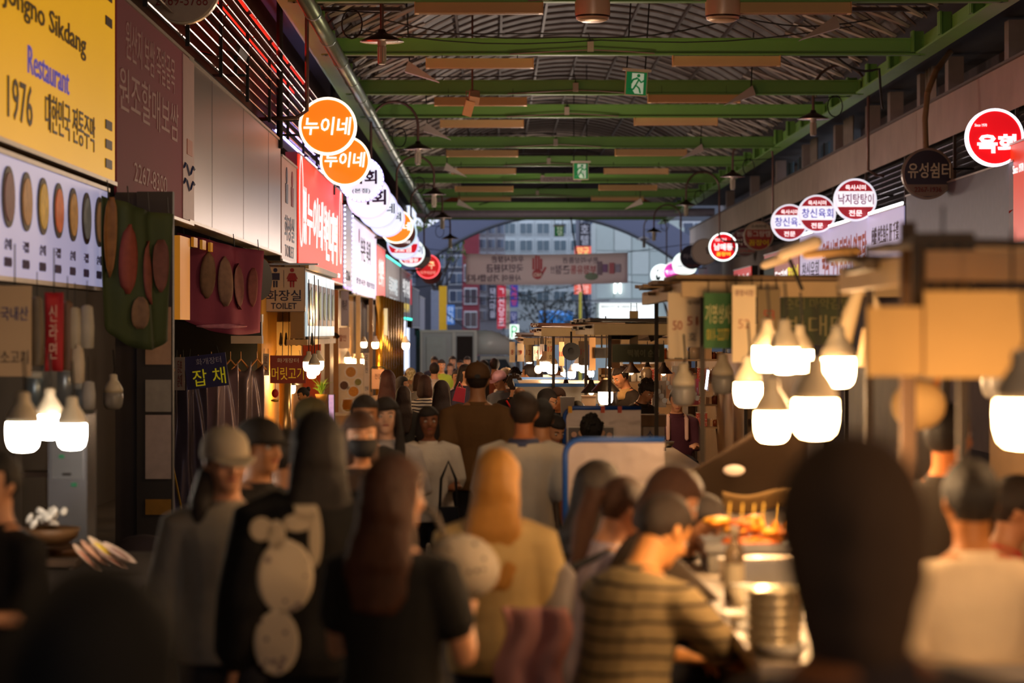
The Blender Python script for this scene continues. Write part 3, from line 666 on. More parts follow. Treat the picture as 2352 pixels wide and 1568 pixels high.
# ================================================================ people
def hairmat(h, v=.45): return M(h, .62, 0, v, 6, .6, hairy=True)
H_BLACK, H_BROWN, H_RED, H_BLOND, H_DARK = hairmat('241a16'), hairmat('4a2c1c'), hairmat('5a2a14'), hairmat('c48838', .3), hairmat('1a1413')
EYEW, IRIS, LIPS = M('d8d0c8', .3, 0, .02), M('1c120c', .2), M('a8564c', .4)
EYE_ME = {}
def person(px, top, s, face, label, hair='short', hm=None, skin=None, shirt='3a3430', sleeve=.45, pants='26242c', pose='down', lean=0.0, headp=0.0, heady=0.0,
           seated=None, width=1.0, headw=None, stripe=None, spots=None, fine=None, group=None, pose_l=None, mask=False, glasses=False, loose=.018, x=None, hem=-.12, hair_len=.42, lockside=0, long_front=False):
    """face: rotation about z; 0 looks towards the camera, PI away; s: pixels per metre at the head"""
    P = W(px, top, s); g0 = gz(P.y); hm = hm or H_BLACK; skin = skin or SKIN
    sh = stripe and M(shirt, .85, 0, .08, 9, .3, stripe=stripe) or (spots and M(shirt, .85, 0, .08, 9, .3, spots=spots)) or M(shirt, .85, 0, .14, 7, .35)
    root = thing('person', label, 'person', (P.x, P.y, g0), face, group)
    k = (P.z-g0)/1.745
    if seated is not None:
        k = seated            # body scale; seat height follows from the head height
        zp = (P.z-g0)/k-(.79-abs(lean)*.12)
    else: zp = .955
    k = max(.8, min(1.12, k))
    if seated is None: zp = (P.z-g0)/k-.79+abs(lean)*.1
    root.scale = (k, k, k)
    vox = fine if fine else (.016 if s > 350 else (.02 if s > 150 else .026))
    seg = 14
    def spine(t):
        n = 10; p = Vector((0, 0, zp)); a = 0
        if t < 0: return p+Vector((0, 0, t)), Vector((0, 0, 1)), Vector((0, -1, 0))
        for i in range(n):
            a = lean*min(1.0, (t*i/n)/.45+.15); p = p+Vector((0, -math.sin(a), math.cos(a)))*(t/n)
        u = Vector((0, -math.sin(a), math.cos(a))); return p, u, Vector((0, -math.cos(a), -math.sin(a)))
    # --- head frame
    nb, nu, nf = spine(.52)
    ha = lean*.6+headp
    hu = Vector((0, -math.sin(ha), math.cos(ha)))
    neck_top = nb+(nu+hu).normalized()*.07
    hc = neck_top+hu*.075+Vector((0, -.012, 0))
    if lean > .01 or seated is not None:
        dz_ = (P.z-g0)/k-(hc.z+.128*math.cos(ha)); zp += dz_
        nb, nu, nf = spine(.52); neck_top = nb+(nu+hu).normalized()*.07; hc = neck_top+hu*.075+Vector((0, -.012, 0))
    off_ = Matrix.Rotation(face, 3, 'Z') @ Vector((hc.x, hc.y, 0))*k
    root.location = (P.x-off_.x, P.y-off_.y, g0)
    Rh = Matrix.Translation(hc) @ Matrix.Rotation(ha, 4, 'X') @ Matrix.Rotation(heady, 4, 'Z')
    # Rotation X by +ha tips the top (z) towards -y? (0,0,1)->(0,-sin,cos): yes
    def Hd(v): return Rh @ Vector(v)
    def Hv(v): return Rh.to_3x3() @ Vector(v)
    def torso(b, infl, t0=-.12, t1=.6, ww=1.0):
        secs = []
        for t, rx, ry, yo in ((-.14, .13, .10, 0), (-.12, .155, .11, 0), (-.05, .17, .122, .005), (.02, .165, .118, .003), (.1, .148, .108, 0), (.18, .142, .104, 0), (.28, .158, .112, 0), (.36, .176, .112, 0), (.42, .182, .098, .004), (.46, .15, .082, .008), (.49, .10, .068, .01), (.52, .06, .06, .008), (.56, .056, .057, 0), (.6, .054, .055, -.005)):
            if t < t0-1e-6 or t > t1+1e-6: continue
            p, u, f = spine(t)
            if t > .53:
                q = nb.lerp(neck_top, min(1, (t-.52)/.07)); p = q; u = hu
            wx = ww*(width if t > .05 else (1+(width-1)*.5))
            if t > .5: wx = 1
            secs.append((p-f*yo, Vector((rx*wx+infl, 0, 0)), f*(ry*(1+(wx-1)*.6)+infl)))
        b.loft(secs, 18)
    # --- arms
    def arm_pts(sd, ps):
        sp, u, f = spine(.42)
        S = sp+Vector((sd*.17*width, 0, 0))-u*.005
        o = {'down': ((.06, .03, -.27), (.03, -.07, -.24)), 'walk': ((.05, .09, -.26), (.02, -.02, -.25)), 'chest': ((.07, .0, -.26), (-.17, -.16, .13)),
             'phone': ((.06, -.05, -.25), (-.1, -.2, .1)), 'hold': ((.05, -.04, -.26), (-.05, -.22, .02)), 'table': ((.05, -.2, -.2), (-.06, -.23, -.06)),
             'up': ((.1, -.2, -.05), (-.02, -.14, .2)), 'bag': ((.05, .03, -.27), (.03, -.04, -.25)), 'mouth': ((.1, -.18, -.16), (-.16, -.12, .2))}[ps]
        E = S+Vector((sd*o[0][0], o[0][1], o[0][2])); Wr = E+Vector((sd*o[1][0], o[1][1], o[1][2]))
        return S, E, Wr
    arms = {sd: arm_pts(sd, (pose_l if (sd < 0 and pose_l) else pose)) for sd in (-1, 1)}
    body = B(); torso(body, 0)
    # head
    hs = [(-.113, .020, .022, -.058), (-.098, .040, .045, -.046), (-.068, .055, .068, -.024), (-.03, .065, .086, -.008), (.0, .0715, .094, 0), (.035, .076, .098, .003), (.07, .071, .091, .005), (.098, .052, .067, .006), (.114, .025, .033, .006)]
    body.loft([(Hd((0, yo, z)), Hv((rx, 0, 0)), Hv((0, -ry, 0))) for z, rx, ry, yo in hs], 20)
    nose = [Hd((0, -.086, .015)), Hd((0, -.101, -.018)), Hd((0, -.108, -.03))]
    body.limb(nose, [.008, .012, .014], 8)
    for sd in (-1, 1):
        body.ball(Hd((sd*.077, .012, -.008)), (.012, .02, .032), 8, None, 7)
        body.ball(Hd((sd*.038, -.07, -.03)), (.024, .022, .024), 8, None, 7)
    body.limb([neck_top-hu*.09, hc-hu*.02+Hv((0, .02, 0))], [.057, .055], 14)
    fr = .0085 if vox < .011 else .0105
    for sd in (-1, 1):
        S, E, Wr = arms[sd]
        body.limb([S-Vector((sd*.05, 0, 0)), S, S.lerp(E, .35), S.lerp(E, .75), E, E.lerp(Wr, .3), E.lerp(Wr, .75), Wr], [.05, .053, .047, .041, .038, .04, .031, .026], 12)
        d = (Wr-E).normalized(); side = d.cross(Vector((0, 0, 1)))
        if side.length < .2: side = Vector((0, 1, 0))
        side.normalize()
        if pose in ('down', 'walk', 'bag'): side = Vector((0, 1, 0))
        nrm = d.cross(side).normalized()
        if pose in ('chest', 'hold', 'phone', 'table', 'up', 'mouth'): nrm = -nrm if nrm.z > 0 else nrm
        K0 = Wr+d*.09
        body.loft([(Wr, side*.026, nrm*.02), (Wr+d*.03, side*.036, nrm*.019), (Wr+d*.07, side*.042, nrm*.016), (K0, side*.038, nrm*.013)], 10)
        for j, (off, ln) in enumerate(((-.031, .062), (-.0105, .074), (.0105, .07), (.03, .055))):
            a = K0+side*off*1.02-d*.01; m1 = a+d*ln*.5+side*off*.15+nrm*.01; m2 = m1+d*ln*.35+nrm*.022; 
            body.limb([a, m1, m2, m2+d*.004+nrm*.016], [fr, fr, fr*.9, fr*.75], 7)
        th = Wr+d*.03-side*.034
        body.limb([th, th+d*.03-side*.026+nrm*.008, th+d*.06-side*.03+nrm*.018], [fr*1.35, fr*1.2, fr*.95], 7)
    # --- legs
    legs = {}
    for sd in (-1, 1):
        if seated is not None:
            hp = Vector((sd*.09, 0, zp-.02)); kn = Vector((sd*.14, -.42, zp-.01)); an = Vector((sd*.13, -.38, max(.09, zp-.46)))
        else:
            st = .1 if pose in ('walk',) else .03
            hp = Vector((sd*.088, 0, zp-.03)); kn = Vector((sd*.1, -.03-sd*st*.6, zp*.53)); an = Vector((sd*.1, .02-sd*st, .09))
        legs[sd] = (hp, kn, an)
        body.limb([hp, hp.lerp(kn, .4), kn, kn.lerp(an, .3), an], [.08, .072, .052, .05, .034], 12)
    bo = body.done('body', skin, root, True)
    rm = bo.modifiers.new('r', 'REMESH'); rm.mode = 'VOXEL'; rm.voxel_size = vox if vox <= .016 else .018; rm.use_smooth_shade = True
    sm = bo.modifiers.new('s', 'SMOOTH'); sm.factor = .5; sm.iterations = 2
    # --- shirt
    b = B(); torso(b, loose, hem, .49)
    if sleeve > 0:
        for sd in (-1, 1):
            S, E, Wr = arms[sd]
            sl = sleeve
            pts = [S-Vector((sd*.07, 0, -.01)), S, S.lerp(E, min(1, sl*2*.6)), S.lerp(E, min(1, sl*2))]; rd = [.055+loose, .058+loose, .053+loose, .05+loose]
            if sl > .5: pts += [E.lerp(Wr, (sl-.5)*1.0), E.lerp(Wr, min(1, (sl-.5)*2))]; rd += [.045+loose, .036+loose]
            b.limb(pts, rd, 14, True)
    so = b.done('shirt', sh, root, True)
    rm = so.modifiers.new('r', 'REMESH'); rm.mode = 'VOXEL'; rm.voxel_size = max(.012, vox); rm.use_smooth_shade = True
    sm = so.modifiers.new('s', 'SMOOTH'); sm.factor = .5; sm.iterations = 4
    # collar
    p, u, f = spine(.495)
    B().loft([(p+f*-.008+u*z, Vector((r, 0, 0)), f*r*.92) for z, r in ((-.02, .1), (0, .085), (.018, .074), (.016, .066), (-.01, .07))], 20).done('collar', sh, root, True)
    # --- trousers, shoes
    b = B(); pm = M(pants, .8, 0, .15, 6, .2)
    b.loft([(Vector((0, 0, zp+z)), Vector((rx, 0, 0)), Vector((0, -ry, 0))) for z, rx, ry in ((.06, .16, .118), (-.03, .178, .128), (-.09, .16, .12), (-.13, .12, .09))], 16)
    for sd in (-1, 1):
        hp, kn, an = legs[sd]; b.limb([hp, hp.lerp(kn, .5), kn, kn.lerp(an, .5), an.lerp(kn, .08)], [.095, .085, .07, .064, .058], 12)
    to = b.done('trousers', pm, root, True)
    rm = to.modifiers.new('r', 'REMESH'); rm.mode = 'VOXEL'; rm.voxel_size = .02; rm.use_smooth_shade = True
    for sd in (-1, 1):
        an = legs[sd][2]; z0 = an.z-.09
        B().loft([(Vector((an.x, an.y+.06-t*.26, z0+.045+hh*.3)), Vector((ww_, 0, 0)), Vector((0, 0, .045+hh*.3))) for t, ww_, hh in ((0, .03, .0), (.12, .042, .08), (.4, .045, .04), (.75, .05, 0), (1, .035, -.03))], 12).done('shoe', M('2a2624', .5), root, True)
    # --- face
    for sd in (-1, 1):
        B().ball(Hd((sd*.031, -.081, .002)), (.0135, .011, .009), 10, None, 7).done('eye', EYEW, root, True)
        B().ball(Hd((sd*.031, -.0895, .001)), (.0055, .004, .0062), 8, None, 5).done('iris', IRIS, root, True)
        B().limb([Hd((sd*.015, -.093, .022)), Hd((sd*.032, -.092, .028)), Hd((sd*.048, -.08, .022))], [.003, .0042, .002], 5).done('eyebrow', hm, root)
    B().limb([Hd((-.021, -.088, -.058)), Hd((-.008, -.097, -.055)), Hd((.008, -.097, -.055)), Hd((.021, -.088, -.058))], [.003, .0065, .0065, .003], 6).done('lips', LIPS, root, True)
    if mask:
        B().loft([(Hd((0, -.066, -.1)), Hv((.042, 0, 0)), Hv((0, -.045, 0))), (Hd((0, -.06, -.06)), Hv((.066, 0, 0)), Hv((0, -.064, 0))), (Hd((0, -.055, -.022)), Hv((.07, 0, 0)), Hv((0, -.062, 0))), (Hd((0, -.055, -.01)), Hv((.06, 0, 0)), Hv((0, -.058, 0)))], 16).done('face_mask', M('17151a', .7), root, True)
    if glasses:
        b = B()
        for sd in (-1, 1): b.tube([Hd((sd*.032+.024*math.cos(a), -.1, .0+.019*math.sin(a))) for a in [q*PI/6 for q in range(13)]], .0018, 4).tube([Hd((sd*.056, -.1, .004)), Hd((sd*.079, .0, .004))], .0018, 4)
        b.tube([Hd((-.009, -.102, .002)), Hd((.009, -.102, .002))], .0018, 4).done('glasses', BLACK, root)
    # --- hair
    R = 1.0
    def cap(b, fz=.03, r=(.088, .112, .106), back=-.09, cz=.022, seg_=28, rip=.015, side=-.02):
        rs = []
        n_ = 16
        for j in range(n_+1):
            ph = PI/2-(PI*.94)*j/n_
            ring = []
            for i in range(seg_):
                a = 2*PI*i/seg_; v = Vector((math.cos(ph)*math.sin(a), math.cos(ph)*math.cos(a), math.sin(ph)))
                fr_ = max(0, min(1, (-v.y-.05)/.35))                      # 1 on the face side
                sidef = 1-abs(v.y)*1.5
                low = back*(1-fr_)+fz*fr_
                if abs(v.x) > .75 and v.y < .35: low = max(low, side)
                z = v.z*r[2]+cz
                q = 1.0 if z > low else max(.62, 1-(low-z)*14)
                q *= 1+rip*math.sin(a*11+z*30)
                ring.append(Hd((v.x*r[0]*q, v.y*r[1]*q+.008, z if z > low-.05 else low-.05+(z-low+.05)*.3)))
            rs.append(ring)
        b.rings(rs)
    hb = B()
    if hair in ('short', 'crop'):
        cap(hb, .055, (.086, .11, .107) if hair == 'short' else (.081, .104, .1), -.07, .022)
    elif hair == 'curly':
        cap(hb, .05, (.097, .118, .115), -.07, .026, rip=.05)
        rnd = random.Random(int(px*7+top))
        for _ in range(46):
            a = rnd.uniform(0, 2*PI); ph = rnd.uniform(-.2, 1.5)
            v = Vector((math.cos(ph)*math.sin(a), math.cos(ph)*math.cos(a), math.sin(ph)))
            if v.y < -.45 and v.z < .6: continue
            hb.ball(Hd((v.x*.093, v.y*.115+.008, v.z*.112+.03)), rnd.uniform(.014, .024), 7, None, 5)
    elif hair == 'bob':
        cap(hb, .05, (.094, .115, .112), -.13, .02, side=-.15)
        hb.loft([(Hd((0, .035, .0)), Hv((.094, 0, 0)), Hv((0, -.085, 0))), (Hd((0, .04, -.06)), Hv((.1, 0, 0)), Hv((0, -.085, 0))), (Hd((0, .042, -.12)), Hv((.098, 0, 0)), Hv((0, -.075, 0))), (Hd((0, .042, -.15)), Hv((.082, 0, 0)), Hv((0, -.06, 0)))], 26, .02)
    elif hair == 'nape':
        cap(hb, .06, (.103, .122, .118), -.1, .018)
        hb.loft([(Hd((0, .03, .0)), Hv((.1, 0, 0)), Hv((0, -.095, 0))), (Hd((0, .04, -.06)), Hv((.09, 0, 0)), Hv((0, -.085, 0))), (Hd((0, .04, -.12)), Hv((.074, 0, 0)), Hv((0, -.07, 0))), (Hd((0, .04, -.17)), Hv((.06, 0, 0)), Hv((0, -.05, 0)))], 26, .02)
    elif hair in ('long', 'wavy'):
        cap(hb, .052, (.099, .12, .113), -.12, .022, side=-.12)
        L_ = hair_len; wv = .05 if hair == 'wavy' else .02
        base = Hd((0, .03, 0)); nk = Hd((0, .05, -.1)); bk, bu, bf = spine(.40); bk = bk-bf*.115
        end = Vector((bk.x, bk.y+.01, nk.z-L_+.1)); mid = nk.lerp(bk, .6) if nk.z > bk.z else nk.lerp(end, .4)
        secs = [(base, Hv((.098, 0, 0)), Hv((0, -.1, 0))), (nk.lerp(base, .5), Hv((.1, 0, 0)), Hv((0, -.085, 0))), (nk, Vector((.104, 0, 0)), Vector((0, -.065, 0))), (mid+Vector((0, .01, 0)), Vector((.116, 0, 0)), Vector((0, -.05, 0)))]
        for q in (.3, .6, .85, 1.0): 
            secs.append((mid.lerp(end, q)+Vector((.008*math.sin(q*7), 0, 0)), Vector((.12-.045*q*q, 0, 0)), Vector((0, -.045+.025*q, 0))))
        hb.loft(secs, 40, wv, 13)
        if long_front:
            for sd in (-1, 1):
                a0 = Hd((sd*.08, -.02, .03)); a1 = Hd((sd*.092, -.045, -.07)); c1, _, cf = spine(.40); c2, _, cf2 = spine(.2)
                hb.loft([(a0, Vector((.02, 0, 0)), Vector((0, -.05, 0))), (a1, Vector((.024, 0, 0)), Vector((0, -.045, 0))), (c1+cf*.13+Vector((sd*.095, 0, 0)), Vector((.034, 0, 0)), Vector((0, -.022, 0))), (c2+cf2*.13+Vector((sd*.09, 0, 0)), Vector((.03, 0, 0)), Vector((0, -.018, 0))), (c2+cf2*.12+Vector((sd*.08, 0, -.07)), Vector((.012, 0, 0)), Vector((0, -.01, 0)))], 16, .05, 7)
    elif hair == 'bun':
        cap(hb, .06, (.085, .108, .105), -.08, .022); hb.ball(Hd((0, .11, .05)), (.045, .04, .045), 12)
    elif hair == 'ponytail':
        cap(hb, .06, (.085, .108, .105), -.08, .022)
        hb.limb([Hd((0, .1, .03)), Hd((0, .15, .01)), Hd((0, .15, -.12)), Hd((0, .12, -.26)), Hd((0, .12, -.34))], [.025, .04, .045, .035, .015], 14)
    elif hair == 'cap':
        cap(hb, .03, (.083, .107, .098), -.09, .01)
    elif hair == 'bald':
        cap(hb, .085, (.079, .101, .09), -.05, -.0, side=.0)
    ho = hb.done('hair', hm, root, True)
    if hair in ('long', 'bob', 'wavy', 'nape'):
        rm = ho.modifiers.new('r', 'REMESH'); rm.mode = 'VOXEL'; rm.voxel_size = .011 if s > 350 else .016; rm.use_smooth_shade = True
        sm = ho.modifiers.new('s', 'SMOOTH'); sm.factor = .6; sm.iterations = 5
        tx = bpy.data.textures.get('strands') or bpy.data.textures.new('strands', 'MARBLE')
        tx.noise_scale = .12; tx.turbulence = 3
        dm = ho.modifiers.new('d', 'DISPLACE'); dm.texture = tx; dm.strength = .012; dm.texture_coords = 'LOCAL'
    return root, Hd, Hv, spine, arms
def cap_on(pr, hexc, label=None, brim=True, bucket=False, strap=False, spots=None):
    root, Hd, Hv, spine, arms = pr
    m = M(hexc, .8, 0, .1, 9, .2, spots=spots)
    b = B()
    prof = [(.01, .094, .118), (.035, .094, .118), (.07, .089, .111), (.1, .074, .093), (.122, .045, .057), (.13, .01, .013)]
    b.loft([(Hd((0, .006, z+.005)), Hv((rx, 0, 0)), Hv((0, -ry, 0))) for z, rx, ry in prof], 24)
    c = b.done('cap' if not bucket else 'bucket_hat', m, root, True)
    if label: c['label'] = label
    if bucket:
        B().loft([(Hd((0, 0, z)), Hv((rx, 0, 0)), Hv((0, -ry, 0))) for z, rx, ry in ((.03, .096, .12), (-.02, .135, .16), (-.026, .135, .16), (.02, .09, .113))], 26).done('hat_brim', m, root, True)
    elif brim:
        B().loft([(Hd((0, -.10-t*.085, .03-t*.022)), Hv((.085*(1-t*t*.75)+.002, 0, 0)), Hv((0, -.012, .004))) for t in (0, .25, .5, .75, 1)], 14).done('brim', m, root, True)
    if strap:
        B().loft([(Hd((0, .118, .03)), Hv((.022, 0, 0)), Hv((0, 0, .016))), (Hd((0, .126, .03)), Hv((.022, 0, 0)), Hv((0, 0, .016)))], 12).done('cap_opening', M('140e0a'), root)
    B().ball(Hd((0, .006, .136)), .008, 8, None, 5).done('button', m, root)
def backpack(pr, m, label, sc=(.15, .07, .2), strapm=None):
    root, Hd, Hv, spine, arms = pr
    p, u, f = spine(.24); c = p-f*.2
    b = B(); b.loft([(c+u*z-f*0, Vector((sc[0]*k, 0, 0)), f*sc[1]*k) for z, k in ((-sc[2], .75), (-sc[2]*.9, .95), (0, 1.05), (sc[2]*.8, .95), (sc[2], .6))], 16)
    t = b.done('backpack', m, root, True); t['label'] = label
    for sd in (-1, 1):
        p2, u2, f2 = spine(.45)
        B().tube([c+Vector((sd*.07, 0, sc[2]*.8)), p2+Vector((sd*.1, 0, .03))-f2*.05, p2+Vector((sd*.11, 0, .02))+f2*.07, p+Vector((sd*.13, 0, -.02))+f*.13, p+Vector((sd*.15, 0, -.1))-f*.05], .014, 6).done('strap', strapm or BLACK, root)
def cross_strap(pr, m, sd=1):
    root, Hd, Hv, spine, arms = pr
    p, u, f = spine(.46); q, _, f2 = spine(.0)
    B().tube([p+Vector((sd*.09, 0, .03)), spine(.3)[0]+f*.15+Vector((sd*.02, 0, 0)), q+f2*.16-Vector((sd*.15, 0, 0))], .012, 6).tube([p+Vector((sd*.09, 0, .03)), spine(.3)[0]-f*.15+Vector((sd*.0, 0, 0)), q-f2*.16-Vector((sd*.15, 0, 0))], .012, 6).done('bag_strap', m, root)

# ---- near figures
pr = person(1955, 1000, 1640, PI+.5, 'tall person with short dark hair in black seen from behind, closest figure by the bulbs', 'nape', M('4a3626', .9), M('8a5530'), '2c2024', .5, fine=.014, width=1.15, heady=-.5)
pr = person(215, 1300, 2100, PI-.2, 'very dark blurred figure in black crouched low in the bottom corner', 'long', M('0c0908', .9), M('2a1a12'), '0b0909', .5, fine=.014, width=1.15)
pr = person(905, 1045, 760, PI-.45, 'woman with long auburn hair in a black short sleeved top seen from behind', 'long', hairmat('4e2812', .6), SKIN, '15110f', .3, pose='phone', fine=.009, hair_len=.36, heady=-.25)
pr = person(728, 943, 650, PI+.12, 'woman with very long straight black hair in a black top with big white flower print', 'long', hairmat('1e1513'), SKIN, '100c0c', .9, pose='down', fine=.012, hair_len=.40, width=1.15, loose=.045)
root = pr[0]
for i, (dx, z, rx, rz, m) in enumerate([(-.12, 1.2, .095, .125, 'd8c6ac'), (-.15, .98, .075, .11, 'd8c6ac'), (-.2, 1.36, .04, .04, 'c8b69c'), (-.15, 1.34, .03, .05, 'c8b69c'), (-.08, 1.38, .05, .03, 'c8b69c'), (-.02, 1.33, .022, .1, 'c8b69c'), (-.05, 1.42, .04, .03, 'c8b69c')]):
    o = B().sheet(lambda u, v: Vector((-dx+(u-.5)*2*rx*math.sqrt(max(.02, 1-(2*v-1)**2)), .3, z+(v-.5)*2*rz)), 12, 12, .003).done('printed_flower' if i < 2 else 'printed_letter', M(m, .8, 0, .05, 8, spots=('6a5560', 22, .22) if i < 2 else None), root, True)
    sw = o.modifiers.new('w', 'SHRINKWRAP'); sw.target = root.children[1]; sw.wrap_method = 'PROJECT'; sw.use_project_y = True; sw.use_negative_direction = True; sw.use_positive_direction = False; sw.offset = .006; sw.project_limit = .5
pr = person(518, 985, 610, .12, 'woman in a beige cap and grey sweatshirt with dark hair over one shoulder', 'cap', H_BLACK, SKIN, '9a9080', .97, pose='down', fine=.011, headp=.12, loose=.03, heady=.3)
cap_on(pr, 'b8a890', 'beige baseball cap')
B().limb([pr[1]((-.06, .03, -.05)), pr[1]((-.1, -.0, -.16)), pr[1]((-.11, -.06, -.3)), pr[1]((-.1, -.08, -.42)), pr[1]((-.09, -.07, -.5))], [.04, .046, .045, .035, .015], 14).done('hair_lock', H_BLACK, pr[0], True)
pr = person(598, 962, 540, .9, 'person in a dark cap looking sideways behind the beige cap woman', 'cap', H_BLACK, SKIN_T, '1e1a1a', .9); cap_on(pr, '241d1a')
pr = person(660, 985, 520, PI-.9, 'dark haired person in black between the cap woman and the long haired woman', 'short', H_DARK, SKIN_T, '1a1514', .9)
pr = person(715, 915, 430, .3, 'person in an olive cap whose face is hidden by the crowd', 'cap', H_DARK, SKIN_T, '2a241c', .9); cap_on(pr, '4a4020')
pr = person(828, 942, 490, .25, 'woman with brown fringe wearing a black face mask', 'bob', H_BROWN, SKIN, '3a2a22', .9, mask=True)
pr = person(838, 906, 400, .1, 'dark haired man behind the pale woman looking ahead', 'short', H_BLACK, SKIN_T, '2a2420', .9)
pr = person(886, 912, 365, .05, 'pale faced woman with long black hair raising one hand to her chest', 'long', H_BLACK, SKIN_P, 'b8b0b0', .6, pose='chest', pose_l='down', fine=.012, long_front=True)
cross_strap(pr, BLACK, 1)
pr = person(984, 931, 325, .15, 'tanned woman with chin length black hair in a loose white t-shirt holding a phone', 'bob', H_BLACK, M('8a5436'), 'd8ccc0', .42, pose='hold', fine=.012, loose=.04, pants='1c1820')
b = B().box(pr[4][-1][2]+Vector((.02, -.12, .06)), (.08, .012, .15), Euler((.5, 0, 0))).done('phone', BLACK, pr[0])
t = thing('handbag', 'black handbag hanging at the hip of the tanned woman', 'bag', W(1030, 1200, 335)); B().box((0, 0, 0), (.16, .1, .22), None, .85).done('bag_body', M('120e10', .4), t)
B().tube([(-.06, 0, .1), (-.05, 0, .3), (.0, 0, .42), (.05, 0, .3), (.06, 0, .1)], .01, 6).done('strap', BLACK, t)
pr = person(1097, 833, 300, PI, 'man in a brown baseball cap and olive brown jacket walking away', 'crop', hairmat('2c1c10'), SKIN_T, '6a4a26', .97, pose='walk', width=1.12, loose=.03, fine=.012)
# cap worn forwards (brim faces away)
cap_on(pr, '5a3c20', 'brown baseball cap', strap=True)
pr = person(1204, 898, 395, PI-.1, 'grey haired man in a pale grey polo shirt with navy collar seen from behind', 'short', hairmat('2a1a12'), M('a8663c'), 'b4aca2', .4, pose='walk', width=1.15, loose=.03, fine=.012)
p, u, f = pr[3](.50); B().loft([(p+u*z-f*.01, Vector((r, 0, 0)), f*r) for z, r in ((-.03, .115), (-.005, .1), (.015, .078), (.01, .07))], 20).done('polo_collar', M('3a4266', .8), pr[0], True)
pr = person(1242, 915, 370, PI+.2, 'person in black walking close behind the polo shirt man', 'short', H_DARK, SKIN_T, '171214', .9, width=1.05)
pr = person(1140, 1030, 610, PI-.15, 'woman with long golden blond hair and a cream cardigan seen from behind', 'long', H_BLOND, SKIN_P, 'd4b478', .97, pose='phone', fine=.011, hair_len=.44, loose=.035)
# patterned bag between the two women
t = thing('patterned_bag', 'grey and white patterned cloth bag between the auburn and blond women', 'bag', W(1062, 1300, 700)); B().ball((0, 0, 0), (.125, .09, .105), 18, (0, .3, 0), 12).done('cloth', M('b8aa98', .8, 0, .1, 8, .4, spots=('4a4440', 26, .2)), t, True)
B().tube([(-.06, 0, .1), (-.09, 0, .17), (-.13, .0, .2)], .012, 8).done('strap', M('6a6058', .8), t, True)
t = thing('pink_cloth', 'pale pink jacket folded over an arm at the lower edge', 'cloth', W(1215, 1500, 660)); B().sheet(lambda u, v: Vector((-.1+u*.22+.02*math.sin(v*9), .02*math.sin(u*12+v*3), .16-v*.42)), 14, 14, .02).done('cloth', M('d89a90', .8, 0, .1, 5, .3), t, True)

# ---- seated diners at the near stall
SE = .97
pr = person(1525, 1150, 690, PI*.5+.75, 'diner in a khaki sweater with thin dark stripes bent over his food', 'short', hairmat('2c1e14'), M('e09a58'), '97815a', .44, pose='table', seated=SE, lean=.36, headp=.45, fine=.008, stripe=('1e1512', 17.0, .2), width=1.1)
pr = person(1432, 1098, 600, PI*.5+.5, 'brown haired diner in a grey lilac shirt beside the striped sweater', 'ponytail', H_BROWN, SKIN, 'a89cae', .97, pose='table', seated=SE, lean=.3, headp=.2)
backpack(pr, M('9a8f8c', .7), 'pale grey backpack', (.13, .06, .17))
pr = person(1372, 1058, 540, PI-.5, 'woman with long dark hair and black clothes at the end of the bench', 'long', H_BLACK, SKIN, '17120f', .97, seated=SE, lean=.2, hair_len=.34)
pr = person(1546, 1078, 620, PI*.5+.2, 'diner with brown hair swept back, above the striped sweater', 'bob', H_BROWN, SKIN, '5a4a3a', .97, pose='table', seated=SE, lean=.35, headp=.2)
pr = person(1612, 1146, 545, .9, 'dark haired diner facing across the counter behind the striped sweater', 'short', H_BLACK, SKIN_T, '2a211c', .97, pose='table', seated=SE, lean=.5, headp=.35)
# behind, at right
pr = person(2180, 925, 585, PI-.8, 'dark haired man with lit ear behind the nearest dark head', 'short', H_DARK, M('e0843c'), '2c2218', .9)
pr = person(2228, 1052, 760, PI+.1, 'diner with short black hair and white shirt, back turned, at the lower corner', 'short', H_DARK, M('a86a34'), 'd6c0a4', .97, seated=1.0, lean=.1, width=1.1, fine=.014)
pr = person(2338, 1090, 620, PI*.5, 'person in a coral red top at the frame edge', 'short', H_BLACK, SKIN_T, 'c84038', .97, seated=SE, lean=.3)
pr = person(-12, 1035, 640, -.6, 'stall worker in black at the frame edge beside the lit bulbs', 'short', H_DARK, SKIN, '171314', .45, pose='hold')
# ---- far crowd
def fp(*a, **k): return person(*a, **k)
pr = fp(890, 849, 196, PI, 'woman with long reddish brown straight hair in a beige sleeveless top', 'long', hairmat('4a2018'), SKIN_P, 'c8a488', .1, hair_len=.4)
pr = fp(924, 863, 155, PI*.5, 'small person with glasses in profile beside the reddish haired woman', 'bob', H_DARK, SKIN, '5a4a4a', .9, glasses=True)
pr = fp(943, 845, 142, 0, 'woman in a beige checked bucket hat looking down', 'long', H_BROWN, SKIN_P, '6a5a4c', .9, headp=.35, pose='phone', long_front=True); cap_on(pr, 'b8ac88', 'checked bucket hat', bucket=True, spots=('8f8258', 26, .45))
pr = fp(926, 886, 212, PI, 'woman with long wavy dark hair walking away', 'wavy', hairmat('38241a', .5), SKIN, '2a2420', .9, hair_len=.45)
pr = fp(963, 854, 168, PI-.4, 'dark bobbed woman behind the striped shirt', 'bob', H_BROWN, SKIN, 'b0a498', .9)
pr = fp(976, 860, 200, PI, 'woman with a chestnut bob in a white shirt with thin navy stripes', 'bob', hairmat('45231c'), SKIN_P, 'd8cdc4', .9, stripe=('2a2034', 26.0, .38))
pr = fp(1014, 873, 222, PI, 'woman with long dark hair in a black shirt with white stripes', 'long', hairmat('33201b'), SKIN, '1e1618', .9, stripe=('e0d4c0', 13.0, .25), hair_len=.42)
pr = fp(998, 832, 140, PI, 'dark haired man in a pale shirt, back turned, before the truck', 'short', H_BLACK, SKIN, 'd0c4bc', .45)
